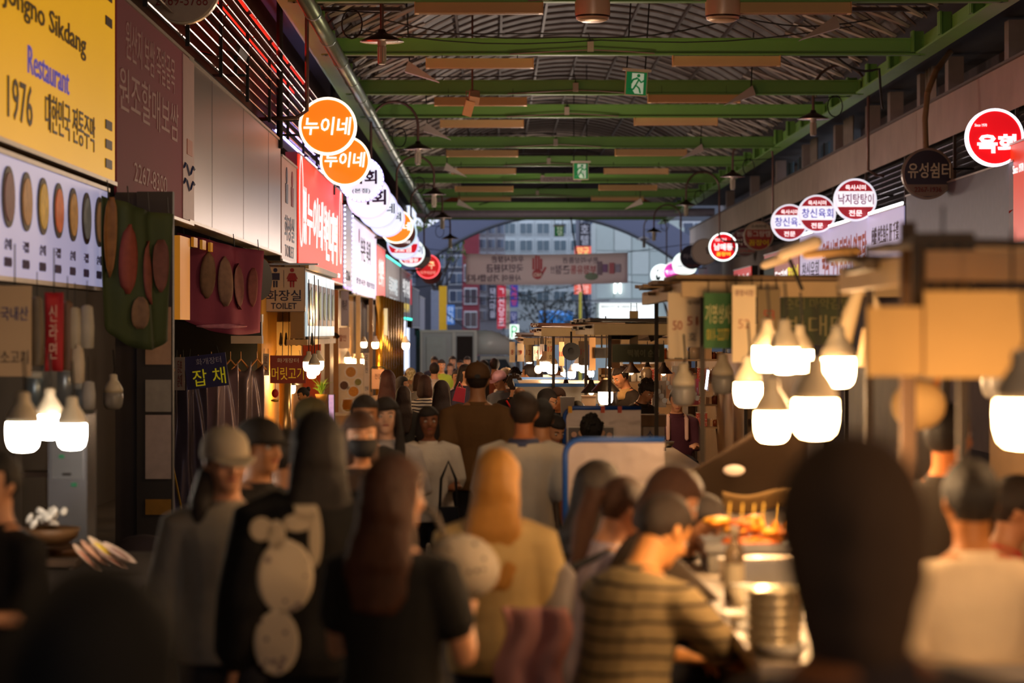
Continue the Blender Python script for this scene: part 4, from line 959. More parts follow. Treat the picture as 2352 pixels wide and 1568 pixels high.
pr = fp(1014, 825, 118, .1, 'smiling man with glasses in a yellow green and blue jacket', 'short', H_BLACK, SKIN, '98a830', .97, glasses=True, loose=.03)
pr = fp(998, 818, 102, 0, 'dark haired man in front of the truck door gap', 'short', H_BLACK, SKIN_T, '3a3a4a', .9)
pr = fp(1040, 817, 102, .3, 'pale faced man standing by the truck box corner', 'short', H_BLACK, SKIN_P, '2a3040', .9)
pr = fp(1034, 833, 104, .2, 'short child like figure before the truck box', 'short', H_BROWN, SKIN_P, '4a5060', .9)
pr = fp(1058, 826, 108, -.2, 'round faced man left of the truck cab', 'crop', H_BLACK, SKIN_T, '2f3440', .9)
pr = fp(1073, 818, 104, 0, 'man with dark hair against the white wind deflector', 'short', H_BLACK, SKIN, '3a3438', .9)
pr = fp(1050, 849, 154, .2, 'woman with hair tied back and a white top looking ahead', 'bun', H_BLACK, SKIN, 'd8cac0', .9)
pr = fp(1069, 836, 176, .6, 'woman with sunglasses pushed up on her hair, in profile', 'long', H_BLACK, SKIN, '2a2030', .9, pose='phone', hair_len=.2)
t = thing('red_bag', 'glossy red pink shopping bag held up in the crowd', 'bag', W(1056, 906, 200)); B().box((0, 0, 0), (.14, .07, .16), Euler((.1, .2, 0)), .8).done('bag_body', M('d83850', .3), t); B().tube([(-.04, 0, .07), (0, 0, .15), (.04, 0, .07)], .006, 5).done('handle', M('d83850', .3), t)
pr = fp(1112, 826, 132, PI, 'man with a thick neck walking towards the truck', 'short', H_DARK, M('8a6a3c'), '2a2622', .9)
pr = fp(1136, 822, 132, PI, 'dark haired man walking under the wind deflector', 'short', H_BLACK, SKIN_T, '8a4a30', .45)
pr = fp(1147, 851, 172, -.7, 'person in a pale pink cap and light denim jacket', 'cap', H_BLACK, SKIN, '9aa8b8', .97, headp=.3); cap_on(pr, 'f0b4c0', 'pale pink cap')
pr = fp(1163, 845, 152, PI-.8, 'person in a white cap beside the pink cap', 'cap', H_BLACK, SKIN_T, 'c8c0b8', .9); cap_on(pr, 'e8dcc8', 'white cap')
pr = fp(1183, 847, 158, PI, 'person with short curly black hair behind the red strapped backpack', 'curly', H_BLACK, SKIN, '4a3a34', .9)
pr = fp(1182, 862, 188, PI, 'curly haired person in a black vest with bright red straps', 'curly', hairmat('2a1712'), SKIN, '120e10', .3, headp=.15)
root, Hd, Hv, spine, arms = pr
for q in ([(.11, .47), (0, .3)], [(-.11, .47), (0, .3)], [(0, .3), (0, .1)]):
    P_ = []
    for xx, tt in q:
        p_, u_, f_ = spine(tt); P_.append(p_-f_*.135+Vector((xx, 0, 0)))
    B().tube(P_, .014, 6).done('red_strap', M('d81820', .6), root)
pr = fp(1194, 888, 222, PI, 'person with thinning grey brown hair in white behind the polo man', 'bald', hairmat('4a3a34'), SKIN_T, 'b8b0b8', .9)
pr = fp(1215, 836, 178, PI*.5+2.6, 'smiling woman in a beige t-shirt with a black cross strap', 'ponytail', H_BLACK, M('b07850'), 'b89478', .45); cross_strap(pr, BLACK)
pr = fp(1244, 859, 164, PI, 'person in a grey knitted cap by the stall bulbs', 'crop', M('6a6058', .8), SKIN, '7a7068', .9)
pr = fp(1275, 839, 164, .6, 'person in profile half hidden by the stall post', 'short', H_BLACK, SKIN, '8a8078', .9)
pr = fp(1257, 893, 228, PI*.5, 'diner in glasses and purple patterned shirt seated behind the polo man', 'short', H_BLACK, SKIN_T, '5a3a56', .45, seated=.95, lean=.2, glasses=True, pose='table', headp=.2)
pr = fp(1281, 890, 218, -.6, 'diner in black eating opposite the purple shirted diner', 'short', H_BROWN, M('cf8450'), '1a1618', .45, seated=.95, lean=.2, pose='mouth', headp=.2)
pr = fp(1273, 954, 300, .55, 'grey templed man looking down beside the blue edged screen', 'short', hairmat('2a2220'), SKIN, '2a2426', .9, seated=.95, lean=.25, headp=.3, pose='table')
pr = fp(1358, 956, 300, PI, 'diner with cropped curly black hair against the photo board', 'curly', H_DARK, SKIN, 'c8b8a8', .5, seated=.95, lean=.05)
pr = fp(1326, 918, 250, PI, 'person in a black cap behind the yellow bag', 'crop', H_DARK, SKIN, 'd8a818', .5, seated=.95)
pr = fp(1425, 843, 196, -.95, 'stallkeeper with tied hair and headband, patterned scarf and black cardigan, bending to cook', 'bun', H_BLACK, SKIN, '2a2422', .97, lean=.25, headp=.35, pose='hold')
p_, u_, f_ = pr[3](.47); B().loft([(p_+u_*z+f_*.01, Vector((r, 0, 0)), f_*r*1.1) for z, r in ((-.06, .11), (-.02, .1), (.02, .085), (.05, .07))], 16, .06).done('scarf', M('b89868', .8, 0, .3, 20), pr[0], True)
pr[0].children[1]
pr = fp(1486, 876, 212, .7, 'curly haired cook in black leaning over the counter', 'curly', H_BLACK, SKIN_T, '1a1616', .9, lean=.35, headp=.3, pose='hold')
pr = fp(1555, 893, 225, .0, 'vendor in a maroon top with a towel round her neck looking down', 'bun', H_BLACK, SKIN, '4a1c2c', .6, headp=.35, lean=.1, pose='hold', seated=.95)
for sd in (-1, 1):
    a_ = pr[3](.46); c_ = pr[3](.25); B().limb([a_[0]+Vector((sd*.09, 0, .02))-a_[2]*.02, a_[0]+Vector((sd*.1, 0, 0))+a_[2]*.1, c_[0]+Vector((sd*.1, 0, 0))+c_[2]*.15], [.022, .024, .022], 8).done('towel', M('e0b8a8', .9), pr[0], True)
pr = fp(697, 890, 168, -PI*.5+.2, 'shop worker in a blue shirt with pinned up hair in the yellow lit shop', 'bun', H_BLACK, M('d08a50'), '4a6ab8', .5, lean=.2, headp=.3)
# ================================================================ beyond the arcade
def slab_box(px0, px1, py0, py1, s, dep, name, mat, parent=None, dy=0.0):
    x0, x1 = (px0-VX)/s, (px1-VX)/s; z0, z1 = CH-(py1-VY)/s, CH-(py0-VY)/s
    return B().box(((x0+x1)/2, F/s+dep/2+dy, (z0+z1)/2), (x1-x0, dep, z1-z0)).done(name, mat, parent)
# curved entrance arch
ya = F/51.4; out = []
def ax(px): return (px-VX)/51.4
def az(py): return CH-(py-VY)/51.4
inner = [(px, 497+.00126*(px-1268)**2) for px in range(900, 1660, 20)]
outer = [(px, 497-62+.00118*(px-1268)**2*.9) for px in range(1650, 890, -20)]
arch = thing('entrance_arch', 'grey blue curved entrance arch spanning the far end of the arcade', 'arch', (0, ya, 0))
B().slab([(ax(a), az(b_)) for a, b_ in inner+outer], 0, .9).done('arch_band', M('5a6078', .5, 0, .1, .4), arch)
B().tube([Vector((ax(a), -.1, az(b_))) for a, b_ in inner], .08, 6).done('lower_rim', M('2e3038', .5), arch)
B().box((ax(999), .3, 1.4), (.36, .6, 5.0)).done('grey_leg', M('7a8090', .5), arch)
B().box((ax(1017), .3, 1.5), (.34, .6, 5.2)).done('yellow_leg', M('e0a810', .45, 0, .1), arch)
B().box((ax(972), .5, 2.0), (.7, .6, 6.0)).done('dark_leg', M('3a3c48', .6), arch)
# mirror-written banner
c = W(1256, 616, 62); t = thing('street_banner', 'white cloth banner with mirror-reversed Korean writing and a red stop hand, seen from behind', 'banner', c)
B().sheet(lambda u, v: Vector(((u-.5)*6.0, .04*math.sin(u*7), (v-.5)*1.13+.05*(u-.5)-.05*math.sin(u*PI))), 30, 4, .01).done('cloth', M('e4d8e4', .8, 0, .06, 1), t, True)
D1, D2 = M('5a4a6a', .6), M('b03a4c', .6)
for st, x, z, w_, h, m in (('우리시장은', -1.45, .33, 1.2, .24, D1), ('국민지원금', -1.55, -.0, 1.35, .3, D1), ('사용이 가능합니다', -1.95, -.36, 2.0, .26, D1), ('온누리상품권', 1.25, .3, 1.3, .22, D1), ('부정유통', 1.35, -.05, .95, .32, D2), ('근절!!', .5, -.05, .7, .32, D1)):
    text(t, st, x, z, w_, h, m, y=-.06, mirror=True, off=.01)
hb = B().disc(.19, -.08, -.06, (-.35, 0, -.22), 20)
for k, (dx, hh) in enumerate(((-.15, .42), (-.05, .52), (.05, .5), (.14, .4))): hb.box((-.35+dx, -.07, -.05+hh/2), (.075, .02, hh))
hb.box((-.12, -.07, -.1), (.08, .02, .32), Euler((0, .5, 0))).done('stop_hand', D2, t)
text(t, 'NO', -.35, -.24, .3, .15, M('e8dcd8'), y=-.085, mirror=True, off=.03)
for k, (x, h, m) in enumerate(((1.95, .5, '8a7a90'), (2.15, .3, '8a6aa0'), (2.4, .4, 'c07080'), (2.62, .3, 'a0a0c0'))): B().box((x, -.06, -.0), (.18, .015, h)).done('printed_picture', M(m), t)
B().ball((1.65, -.05, -.3), (.25, .01, .14), 14).done('printed_tree', M('7a9080'), t)
for x, z in ((-3, .55), (-3, -.5), (3.0, .6), (3.0, -.5)): B().tube([(x, 0, z), (x*1.9, .2, z*1.6)], .012, 4).done('cord', WIRE, t)
# facades
def facade(name, label, cat, px0, px1, py0, s, mat, rows=0, cols=0, wm=None, fm=None, py1=975, wy0=None, wy1=None):
    x0, x1 = (px0-VX)/s, (px1-VX)/s; z1 = CH-(py0-VY)/s; z0 = CH-(py1-VY)/s; y = F/s
    t = thing(name, label, cat, (0, y, 0))
    B().box(((x0+x1)/2, 3, (z0+z1)/2), (x1-x0, 6, z1-z0)).done('wall', mat, t)
    wz1 = CH-((wy0 or py0+8)-VY)/s; wz0 = CH-((wy1 or 740)-VY)/s
    for i in range(cols):
        for j in range(rows):
            cw, ch = (x1-x0)/cols, (wz1-wz0)/rows; cx_, cz_ = x0+cw*(i+.5), wz1-ch*(j+.5)
            f_ = B().box((cx_, -.03, cz_), (cw*.8, .1, ch*.72)).done('window', fm or M('c0c4c8', .5), t)
            B().box((cx_-cw*.19, -.1, cz_), (cw*.33, .04, ch*.6)).done('pane', wm or M('38445a', .15), f_); B().box((cx_+cw*.19, -.1, cz_), (cw*.33, .04, ch*.6)).done('pane', wm or M('5a6a80', .15), f_)
    return t, x0, x1, z0, z1
facade('office_building', 'pale white office building with a grid of windows behind the arch', 'building', 1150, 1345, 488, 36, M('b8c2c4', .6), 5, 5, M('5a6e78', .2), M('dde4e4'), wy0=505, wy1=700)
facade('brick_building', 'dark red brick block beside the yellow arch leg', 'building', 1062, 1100, 500, 42, M('7a2430', .7, 0, .15, 2), 3, 1, M('3a3440', .2), wy0=600, wy1=760)
facade('narrow_building', 'grey narrow building with vertical ribs next to the red brick block', 'building', 1098, 1160, 500, 40, M('8a8c92', .6), 7, 3, wy0=510, wy1=740)
t, x0, x1, z0, z1 = facade('tiled_building', 'pale tiled building with a bright white shopfront, under the arch on the right', 'building', 1368, 1560, 505, 44, M('a8b4b0', .6, 0, .06), 0, 0)
for i in range(5):
    for j in range(4): B().box((x0+.5+i*.92, -.04, 6.9-j*1.25), (.88, .08, 1.2)).done('tile', M('b4c0bc' if (i+j) % 2 else 'a8b6b2', .5, 0, .05), t)
B().box(((1440-VX)/44, -.2, CH-(722-VY)/44), (2.9, .3, 1.2)).done('lit_shopfront', M('f0f6f4', .4, 0, .03, emit=1.15), t); B().box(((1437-VX)/44, -.6, CH-(692-VY)/44), (3.4, .9, .18)).done('shop_canopy', M('a0a8a8'), t)
text(t, 'BEAUTY & HEALTH', (1420-VX)/44, CH-(704-VY)/44, 1.8, .14, M('3a4448'), y=-.37)
for dx in (1412, 1424): B().box(((dx-VX)/44, -.2, CH-(660-VY)/44), (.1, .1, .6)).done('wall_lamp', M('f4fff8', emit=3), t)
facade('distant_building', 'dim blue grey building behind the wires', 'building', 940, 1070, 520, 38, M('4a4e5c', .7), 5, 3, wy0=540, wy1=740)
facade('distant_building', 'grey building between the office block and tiled block', 'building', 1330, 1375, 480, 39, M('55596a', .7), 6, 1, wy0=500, wy1=740)
facade('distant_building', 'pale low shop building closing the street at its end', 'building', 1160, 1380, 640, 34, M('76808c', .7), 2, 7, wy0=650, wy1=760)
facade('distant_building', 'dark building at the far edge beyond the glowing round signs', 'building', 1560, 1760, 470, 40, M('4c5058', .7), 4, 3, wy0=500, wy1=740)
# vertical street signs
for nm, lab, px0, px1, py0, py1, s, col, st, tc_, e in (
        ('vertical_sign', 'black vertical sign with white characters under the banner', 1122, 1142, 655, 735, 45, '22202c', '돼지마을', 'c8c4d0', .1), ('vertical_sign', 'red vertical sign with pale characters beside the black one', 1142, 1162, 655, 755, 45, 'b02030', 'ㄱ전당포', 'e8d8e0', .35),
        ('vertical_sign', 'navy blue vertical sign with red characters', 1172, 1190, 652, 705, 44, '2c3486', '노래방', 'd04050', .3), ('vertical_sign', 'dark vertical sign above the banner with white dots of writing', 1330, 1356, 512, 566, 45, '24242e', '호텔', 'c0c0c8', .1),
        ('vertical_sign', 'coral red square sign above the banner', 1320, 1358, 565, 590, 45, 'e0604a', '약국', 'f0e080', .5), ('vertical_sign', 'coral red square sign below the banner', 1319, 1358, 652, 675, 45, 'e0604a', '금은방', 'f0d8c8', .5),
        ('vertical_sign', 'narrow pale beige sign beside the red sign', 1163, 1171, 665, 755, 44, 'a89880', '여관', '4a3a3a', .1), ('vertical_sign', 'navy sign lower down past the beige strip', 1172, 1188, 715, 755, 44, '303a70', '당구', 'c8c8e0', .15),
        ('vertical_sign', 'small glowing green white sign above the truck', 1171, 1192, 745, 778, 60, 'e8fff0', 'P', '208050', 1.4), ('vertical_sign', 'blue notice board by the yellow leg', 1026, 1044, 700, 745, 52, '3a70b8', '안내', 'd8e8f0', .3)):
    t = thing(nm, lab, 'sign', W((px0+px1)/2, (py0+py1)/2, s)); w_, h = (px1-px0)/s, (py1-py0)/s
    B().box((0, .1, 0), (w_, .2, h)).done('panel', M(col, .5, 0, .1, 2, emit=e), t); text(t, '\n'.join(st) if h > w_*1.5 else st, 0, 0, w_*.7, h*.85, M(tc_, .5, 0, 0, emit=e*1.2))
t = thing('blue_awning', 'bright blue awning across a far shop under the wires', 'awning', W(1277, 728, 42)); B().box((0, 0, 0), (1.9, .6, .5), Euler((.4, 0, 0))).done('cloth', M('2f86d8', .5, 0, .1, 2, emit=.25), t)
for k in range(5): B().box((-.9+k*.45, -.34, 0), (.03, .03, .5)).done('awning_rib', M('c0d8e8'), t)
tag(B().cyl((W(1333, 670, 48)), W(1333, 800, 48)+Vector((0, 0, -2)), .07, seg=8).done('yellow_pole', M('c8b828', .5)), 'thin yellow pole under the coral sign', 'pole')
# street trees / wires
rnd = random.Random(5)
def tree(px, py, s, r, label, leafc='3a5a2a', n=260, tw=True):
    p = W(px, py, s); t = thing('street_tree', label, 'tree', (p.x, p.y, gz(p.y))); h = p.z-gz(p.y)
    B().limb([(0, 0, 0), (.1, 0, h*.5), (0, 0, h)], [.16, .12, .06], 8).done('trunk', M('3a322c', .8), t)
    for k in range(9):
        a = k*2.4; B().limb([(0, 0, h*.55+k*.12), (math.cos(a)*r*.5, math.sin(a)*r*.5, h*.75+k*.1), (math.cos(a)*r, math.sin(a)*r, h+.3*math.sin(k))], [.05, .03, .01], 5).done('branch', M('3a322c', .8), t)
    bb = bmesh.new()
    for _ in range(n):
        a, q, zz = rnd.uniform(0, 2*PI), r*rnd.random()**.5, rnd.gauss(0, r*.35); c_ = Vector((q*math.cos(a), q*math.sin(a), h+zz))
        R_ = Euler((rnd.uniform(0, 3), rnd.uniform(0, 3), rnd.uniform(0, 3))).to_matrix(); L_ = rnd.uniform(.08, .16)
        vs = [bb.verts.new(c_+R_ @ Vector(v)) for v in ((-L_, 0, 0), (0, L_*.5, .02), (L_, 0, 0), (0, -L_*.5, .02))]; bb.faces.new(vs)
    me = bpy.data.meshes.new('foliage'); bb.to_mesh(me); bb.free(); me.materials.append(M(leafc, .6, 0, .3)); o = bpy.data.objects.new('foliage', me); C.objects.link(o); o.parent = t; o['kind'] = 'stuff'
tree(1005, 540, 50, 1.3, 'leafy street tree with yellow green leaves beside the arch foot', '5a6a20', 420)
tree(1250, 700, 43, 1.5, 'thin grey street tree in front of the pale shops', '3a4444', 220); tree(1185, 790, 46, 1.2, 'low dark tree above the truck', '2a3436', 220); tree(1330, 720, 44, 1.1, 'small dark tree near the yellow pole', '2f3a3c', 160); tree(1545, 650, 55, .8, 'dark tree behind the glowing round signs', '24342c', 160)
for i, (a, b_) in enumerate((((1100, 690, 48), (1340, 650, 48)), ((1060, 680, 48), (1400, 690, 48)), ((1120, 640, 48), (1380, 745, 48)), ((1160, 745, 48), (1330, 665, 48)), ((1025, 720, 55), (1110, 770, 55)))):
    tag(B().tube([W(*a), W((a[0]+b_[0])/2, (a[1]+b_[1])/2+6, a[2]), W(*b_)], .022, 4).done('street_wire', WIRE), ['high street wire rising to the tiled building', 'level street wire under the banner', 'street wire falling towards the white shopfront', 'street wire rising behind the banner', 'thick black cable dropping behind the truck'][i], 'wire')
# truck
S_ = 72; t = thing('box_truck', 'white and grey box truck with a streamlined roof deflector parked across the far end', 'truck', ((1075-VX)/S_, F/S_, gz(F/S_)), .12)
TW, TG = M('9aa6b2', .4, .1, .06), M('c4ccd2', .4, 0, .05)
zt = CH-(758-VY)/S_-gz(F/S_)
B().box((-.72, 0, (zt+.75)/2), (1.75, 1.7, zt-.75)).done('cargo_box', TW, t)
B().box((-.72, -.87, zt-.03), (1.8, .05, .07)).box((-1.58, -.87, 1.6), (.06, .05, zt-.8)).box((.14, -.87, 1.6), (.1, .05, zt-.8)).box((-.55, -.87, 1.6), (.1, .05, zt-.8)).done('box_trim', TG, t)
B().box((-1.1, -.875, 1.62), (.62, .04, 1.35)).done('cargo_door', M('a8b6c0', .4), t); B().box((-.2, -.875, 1.62), (.5, .04, 1.4)).done('door_opening', M('241c1e', .8), t)
B().rings([[Vector((x, y, z)) for y, z in ((-.8*k, z0), (-.8*k, z0+hh*.7), (-.55*k, z0+hh), (.55*k, z0+hh), (.8*k, z0+hh*.7), (.8*k, z0))] for x, k, z0, hh in ((.2, 1, zt-.78, .78), (.7, 1, zt-.78, .76), (1.15, .95, zt-.78, .6), (1.5, .85, zt-.78, .3), (1.62, .75, zt-.78, .08))]).done('roof_deflector', M('ccd4dc', .35, 0, .04), t, True)
for k in range(3): B().limb([(.5+k*.2, -.5, zt-.0-k*.03), (.75+k*.22, -.62, zt-.2-k*.05)], .015, 5).done('deflector_groove', M('7a848e', .5), t)
B().rings([[Vector((x, y, z)) for x, z in ((.3, .7), (.3, zt-.82), (1.2, zt-.82), (1.55, 1.15), (1.7, 1.05), (1.72, .6))] for y in (-.78, .78)]).done('cab', M('aeb8c0', .35, 0, .05), t)
B().rings([[Vector((x, y, z)) for x, z in ((.42, 1.1), (.42, zt-.92), (1.12, zt-.92), (1.4, 1.12))] for y in (-.8, -.77)]).done('side_window', M('3a4654', .1), t)
B().box((.1, 0, .62), (3.2, 1.5, .16)).done('chassis', BLACK, t)
for x in (-1.0, 1.05):
    for y in (-.7, .7): B().cyl((x, y-.1, .32), (x, y+.1, .32), .32, seg=20).done('wheel', M('1a1a1a', .8), t)
B().limb([(1.3, -.85, 1.3), (1.4, -.95, 1.35), (1.4, -.95, 1.1)], .03, 6).done('mirror', BLACK, t)

# ================================================================ bulbs and lamps
def bulb(px, py, d, label, lit=True, z_to=None, dia=.14, mat=None, group=None, shade=None, L=0.0):
    s = d/dia; p = W(px, py, s)
    t = thing('hanging_bulb', label, 'light bulb', p, 0, group); r = dia/2
    B().lathe([(r*.3, -r*.98), (r*.62, -r*.93), (r*.85, -r*.72), (r*.97, -r*.3), (r, r*.25), (r*.97, r*.72), (r*.5, r*.78)], seg=20).done('diffuser', (mat or WARM) if lit else M('a8a4a0', .3, 0, .05, trans=.2), t, True)
    B().lathe([(r*.98, r*.72), (r*.98, r*1.1), (r*.7, r*1.6), (r*.42, r*2.0), (r*.4, r*2.5), (r*.2, r*2.6)], seg=20).done('bulb_cap', BULBCAP, t, True)
    zt_ = (z_to or p.z+.35)
    B().tube([(0, 0, r*2.5), (.01, 0, (zt_-p.z)*.6), (0, 0, zt_-p.z)], .006, 5).done('cord', WIRE, t)
    if shade: B().lathe([(r*.5, r*2.4), (r*.7, r*2.2), (r*1.9, r*.9), (r*1.95, r*.8), (r*1.7, r*.95), (r*.5, r*2.1)], seg=20).done('lamp_shade', M('17120f', .4), t, True)
    if lit and L:
        ld = bpy.data.lights.new('bulb_light', 'POINT'); ld.energy = L; ld.color = (1, .62, .3); ld.shadow_soft_size = .07
        lo = bpy.data.objects.new('bulb_light', ld); C.objects.link(lo); lo.location = (0, 0, -r*1.25); lo.parent = t
    return t
LB = [(1718, 902, 65, 'blazing bulb hanging just in front of the middle posts, leftmost of the big stall bulbs'), (1774, 975, 82, 'lowest of the big lit bulbs over the near counter'), (1873, 955, 103, 'biggest lit bulb over the near counter'),
      (1925, 850, 79, 'lit bulb up by the hanging plastic bag'), (1762, 820, 68, 'first of three merged lit bulbs under the green stall sign'), (1802, 824, 70, 'middle of three merged lit bulbs under the green stall sign'), (1838, 826, 62, 'last of three merged lit bulbs under the green stall sign'),
      (2348, 965, 125, 'huge lit bulb cut by the frame edge')]
for i, (px, py, d, lab) in enumerate(LB): bulb(px, py, d, lab, L=26 if d > 75 else 14)
for i, (px, py, d, lab) in enumerate([(53, 998, 76, 'larger lit bulb of the three over the noodle basket'), (113, 976, 66, 'middle lit bulb of the three over the noodle basket'), (165, 998, 68, 'lit bulb nearest the steel cabinet with a violet edge')]):
    bulb(px, py, d, lab, L=4, mat=WHITEB)
bulb(260, 918, 46, 'unlit frosted bulb hanging before the dark pillar', lit=False)
bulb(2290, 880, 75, 'unlit pale bulb behind the near beige board', lit=False); bulb(1570, 905, 55, 'unlit clear bulb with ridged cap beside the vendor', lit=False); bulb(1660, 880, 52, 'unlit dusty bulb near the hanging placards', lit=False)
# left shop clusters
for i, (px, py, d) in enumerate([(709, 840, 26), (722, 848, 28), (731, 838, 26), (716, 858, 22), (648, 864, 22), (662, 866, 22), (687, 864, 20)]): bulb(px, py, d, 'lit shop bulb %s above the red meat sign and plant' % ['first in the tight cluster', 'largest in the tight cluster', 'highest in the tight cluster', 'lowest in the tight cluster', 'first beside the red sign', 'second beside the red sign', 'single one near the plant'][i], L=9, z_to=2.7, group='lit bulbs of the yellow shop')
for i, (px, py, d) in enumerate([(704, 881, 15), (716, 887, 15), (668, 893, 22)]): bulb(px, py, d, ['small shaded lamp above the plant, upper', 'small shaded lamp above the plant, lower', 'wider shaded lamp over the shop worker'][i], shade=True, L=3, z_to=2.6)
for i in range(8): bulb(787+i*6.3, 829-1.2*i*(i < 4)+(i > 3)*1.0, 13+(i % 3), 'lit bulb %s in the row over the dish photo board' % ORD[i], L=4 if i % 2 else 0, z_to=2.9, group='row of bulbs over the dish photo board')
for i, (px, py, d) in enumerate([(836, 791, 14), (862, 792, 16), (932, 794, 17), (930, 793, 10)][:3]): bulb(px, py, d, ['small lit bulb above the white vertical banner', 'lit bulb beside the gold shutter column', 'lit bulb far along the shop row near the truck'][i], L=4, z_to=2.7)
for i, (px, py, d, sh_) in enumerate([(1216, 826, 15, 0), (1252, 840, 26, 0), (1268, 846, 26, 0), (1290, 862, 18, 0), (1313, 860, 17, 0), (1326, 842, 17, 0), (1340, 846, 18, 0), (1356, 858, 15, 0), (1391, 912, 34, 1), (1402, 848, 14, 0), (1611, 846, 16, 0)]):
    bulb(px, py, d, ['lit bulb by the smiling woman', 'bright bulb under the 17 placard', 'bright bulb beside the one under the 17 placard', 'tall lit bulb at the stall post', 'lit violet edged bulb in the middle stall', 'upper lit bulb in the middle stall cluster', 'brightest bulb in the middle stall cluster', 'lower lit bulb at the end of the middle cluster', 'lit bulb under a black cone shade above the photo board', 'small violet white bulb beside the stallkeeper', 'lit bulb behind the vendor in maroon'][i], mat=COLD if i in (4, 7, 9) else WHITEB, shade=bool(sh_), L=[14, 45, 40, 36, 18, 20, 24, 16, 26, 8, 24][i], z_to=2.2)
t = thing('clear_bulb', 'large clear glass bulb beside the smiling woman', 'light bulb', W(1236, 848, 190)); B().ball((0, 0, 0), (.047, .047, .055), 16).done('glass', M('ffe0c0', .05, 0, 0, emit=1.2, trans=.6), t, True); B().cyl((0, 0, .05), (0, 0, .12), .02).done('bulb_cap', BULBCAP, t); B().cyl((0, 0, .12), (0, 0, .4), .004, seg=5).done('cord', WIRE, t)
t = thing('tube_light', 'short upright violet white tube light behind the vendor', 'tube light', W(1621, 872, 200)); B().cyl((0, 0, -.11), (.03, 0, .11), .014, seg=10).done('tube', M('e4d4ff', emit=12), t); B().box((.02, .02, 0), (.03, .02, .26)).done('housing', STEEL, t)
for i, (px, py, s) in enumerate([(1348, 880, 190), (1300, 892, 210), (1450, 850, 200), (1487, 850, 190), (1524, 852, 200), (1358, 895, 230)]):
    t = thing('cone_lamp', ['black cone lamp before the middle bulb cluster', 'small black cone lamp above the seated pair', 'black cone lamp over the cook', 'wide black cone lamp next to the cook', 'black cone lamp beside the white card', 'second black cone lamp low in the middle stall'][i], 'lamp', W(px, py, s))
    B().lathe([(.02, .1), (.03, .06), (.1, -.02), (.105, -.03), (.09, -.02), (.02, .04)], seg=18).done('lamp_shade', M('17120f', .4), t, True); B().cyl((0, 0, .1), (0, 0, .35), .005, seg=5).done('cord', WIRE, t); B().ball((0, 0, -.02), (.03, .03, .035), 10).done('bulb', M('ffd0a0', .4, 0, 0, emit=6), t, True)

# ================================================================ stalls on the right
WOODM, TINM, COUNTER = M('8a6844', .6, 0, .25, 5, .2), M('7a5a40', .5, .2, .25, 3), M('b8a894', .3, .5, .15, 5)
def stall(x0, x1, y0, y1, zr, label, roofm=TINM, zc=.98, roof=True, counter=True):
    g0 = gz(y0); t = thing('food_stall', label, 'stall', ((x0+x1)/2, (y0+y1)/2, g0)); hx_, hy = (x1-x0)/2, (y1-y0)/2; zr -= g0
    if not roof: zr = zc
    for i, (sx, sy) in enumerate(((-1, -1), (1, -1), (1, 1), (-1, 1))): B().box((sx*(hx_-.08), sy*(hy-.08), zr/2), (.03, .03, zr)).done('post', M('3a2c22', .6), t)
    n_ = max(3, int((y1-y0)/.5)); 
    for k in range(n_ if roof else 0):
        yy = -hy+(k+.5)*2*hy/n_
        B().box((0, yy, zr+.03+.03*math.sin(k*2.1)), (2*hx_+.16, 2*hy/n_*.97, .025), Euler((.03*math.sin(k*3), .02*math.cos(k*2), 0))).done('roof_panel', roofm, t)
    if roof: B().box((0, -hy, zr-.03), (2*hx_+.1, .05, .09)).box((-hx_, 0, zr-.03), (.05, 2*hy, .09)).done('roof_edge', M('c8a878', .5, 0, .2, 6), t)
    B().box((hx_-.06, 0, .95), (.03, 2*hy-.3, 1.9)).done('back_panel', M('8a6c4a', .6, 0, .25, 4), t)  # panel added to catch bulb light, giving a warm haze-like tone
    if counter: B().box((-hx_*.52, 0, zc), (hx_*.85, 2*hy-.3, .05)).done('counter_top', COUNTER, t)
    if counter: B().box((-hx_*.52, 0, zc/2), (hx_*.75, 2*hy-.4, zc-.06)).done('counter_front', M('6e6258', .4, .5, .2), t)
    return t
stall(1.35, 2.6, 7.3, 9.3, 2.28, 'closest food stall with a dark canopy at the right edge', M('4a3826', .6, 0, .3, 3), counter=False)
stall(.72, 2.75, 6.9, 13.2, 2.30, 'second food stall where the striped sweater diner eats', roof=False, zc=1.055)
stall(1.15, 2.75, 14.2, 18.4, 2.33, 'food stall with pale roof edge hung with placards over the big bulbs', M('8a6a44', .6, 0, .2, 3))
stall(.85, 2.75, 19.4, 24.6, 2.1, 'food stall with a dark cluttered roof and a white strip hanging in front', M('3e3026', .6, 0, .3, 3))
stall(.55, 2.75, 25.6, 32.0, 2.08, 'food stall with a brown corrugated roof under the numbered placards', M('7a4c3c', .6, 0, .2, 3))
stall(.45, 2.75, 33.0, 44.0, 1.95, 'farthest food stall roof close to the truck', M('5a4038', .6, 0, .2, 3))
# bench in front of the stalls (customers)
for i, (x, y0, y1) in enumerate(((.42, 6.9, 10.4), (.40, 18.2, 19.4), (.38, 22.6, 26.2))):
    t = thing('bench', ['long wooden bench under the striped sweater diners', 'short bench before the photo board', 'bench beside the polo shirt man'][i], 'bench', (x, (y0+y1)/2, gz(y0)))
    B().box((0, 0, .60 if i == 0 else .48), (.3, y1-y0, .05)).done('seat', WOODM, t)
    for sx in (-.1, .1):
        for yy in (-(y1-y0)/2+.15, (y1-y0)/2-.15): B().box((sx, yy, .28), (.04, .04, .56 if i == 0 else .46)).done('leg', WOODM, t)
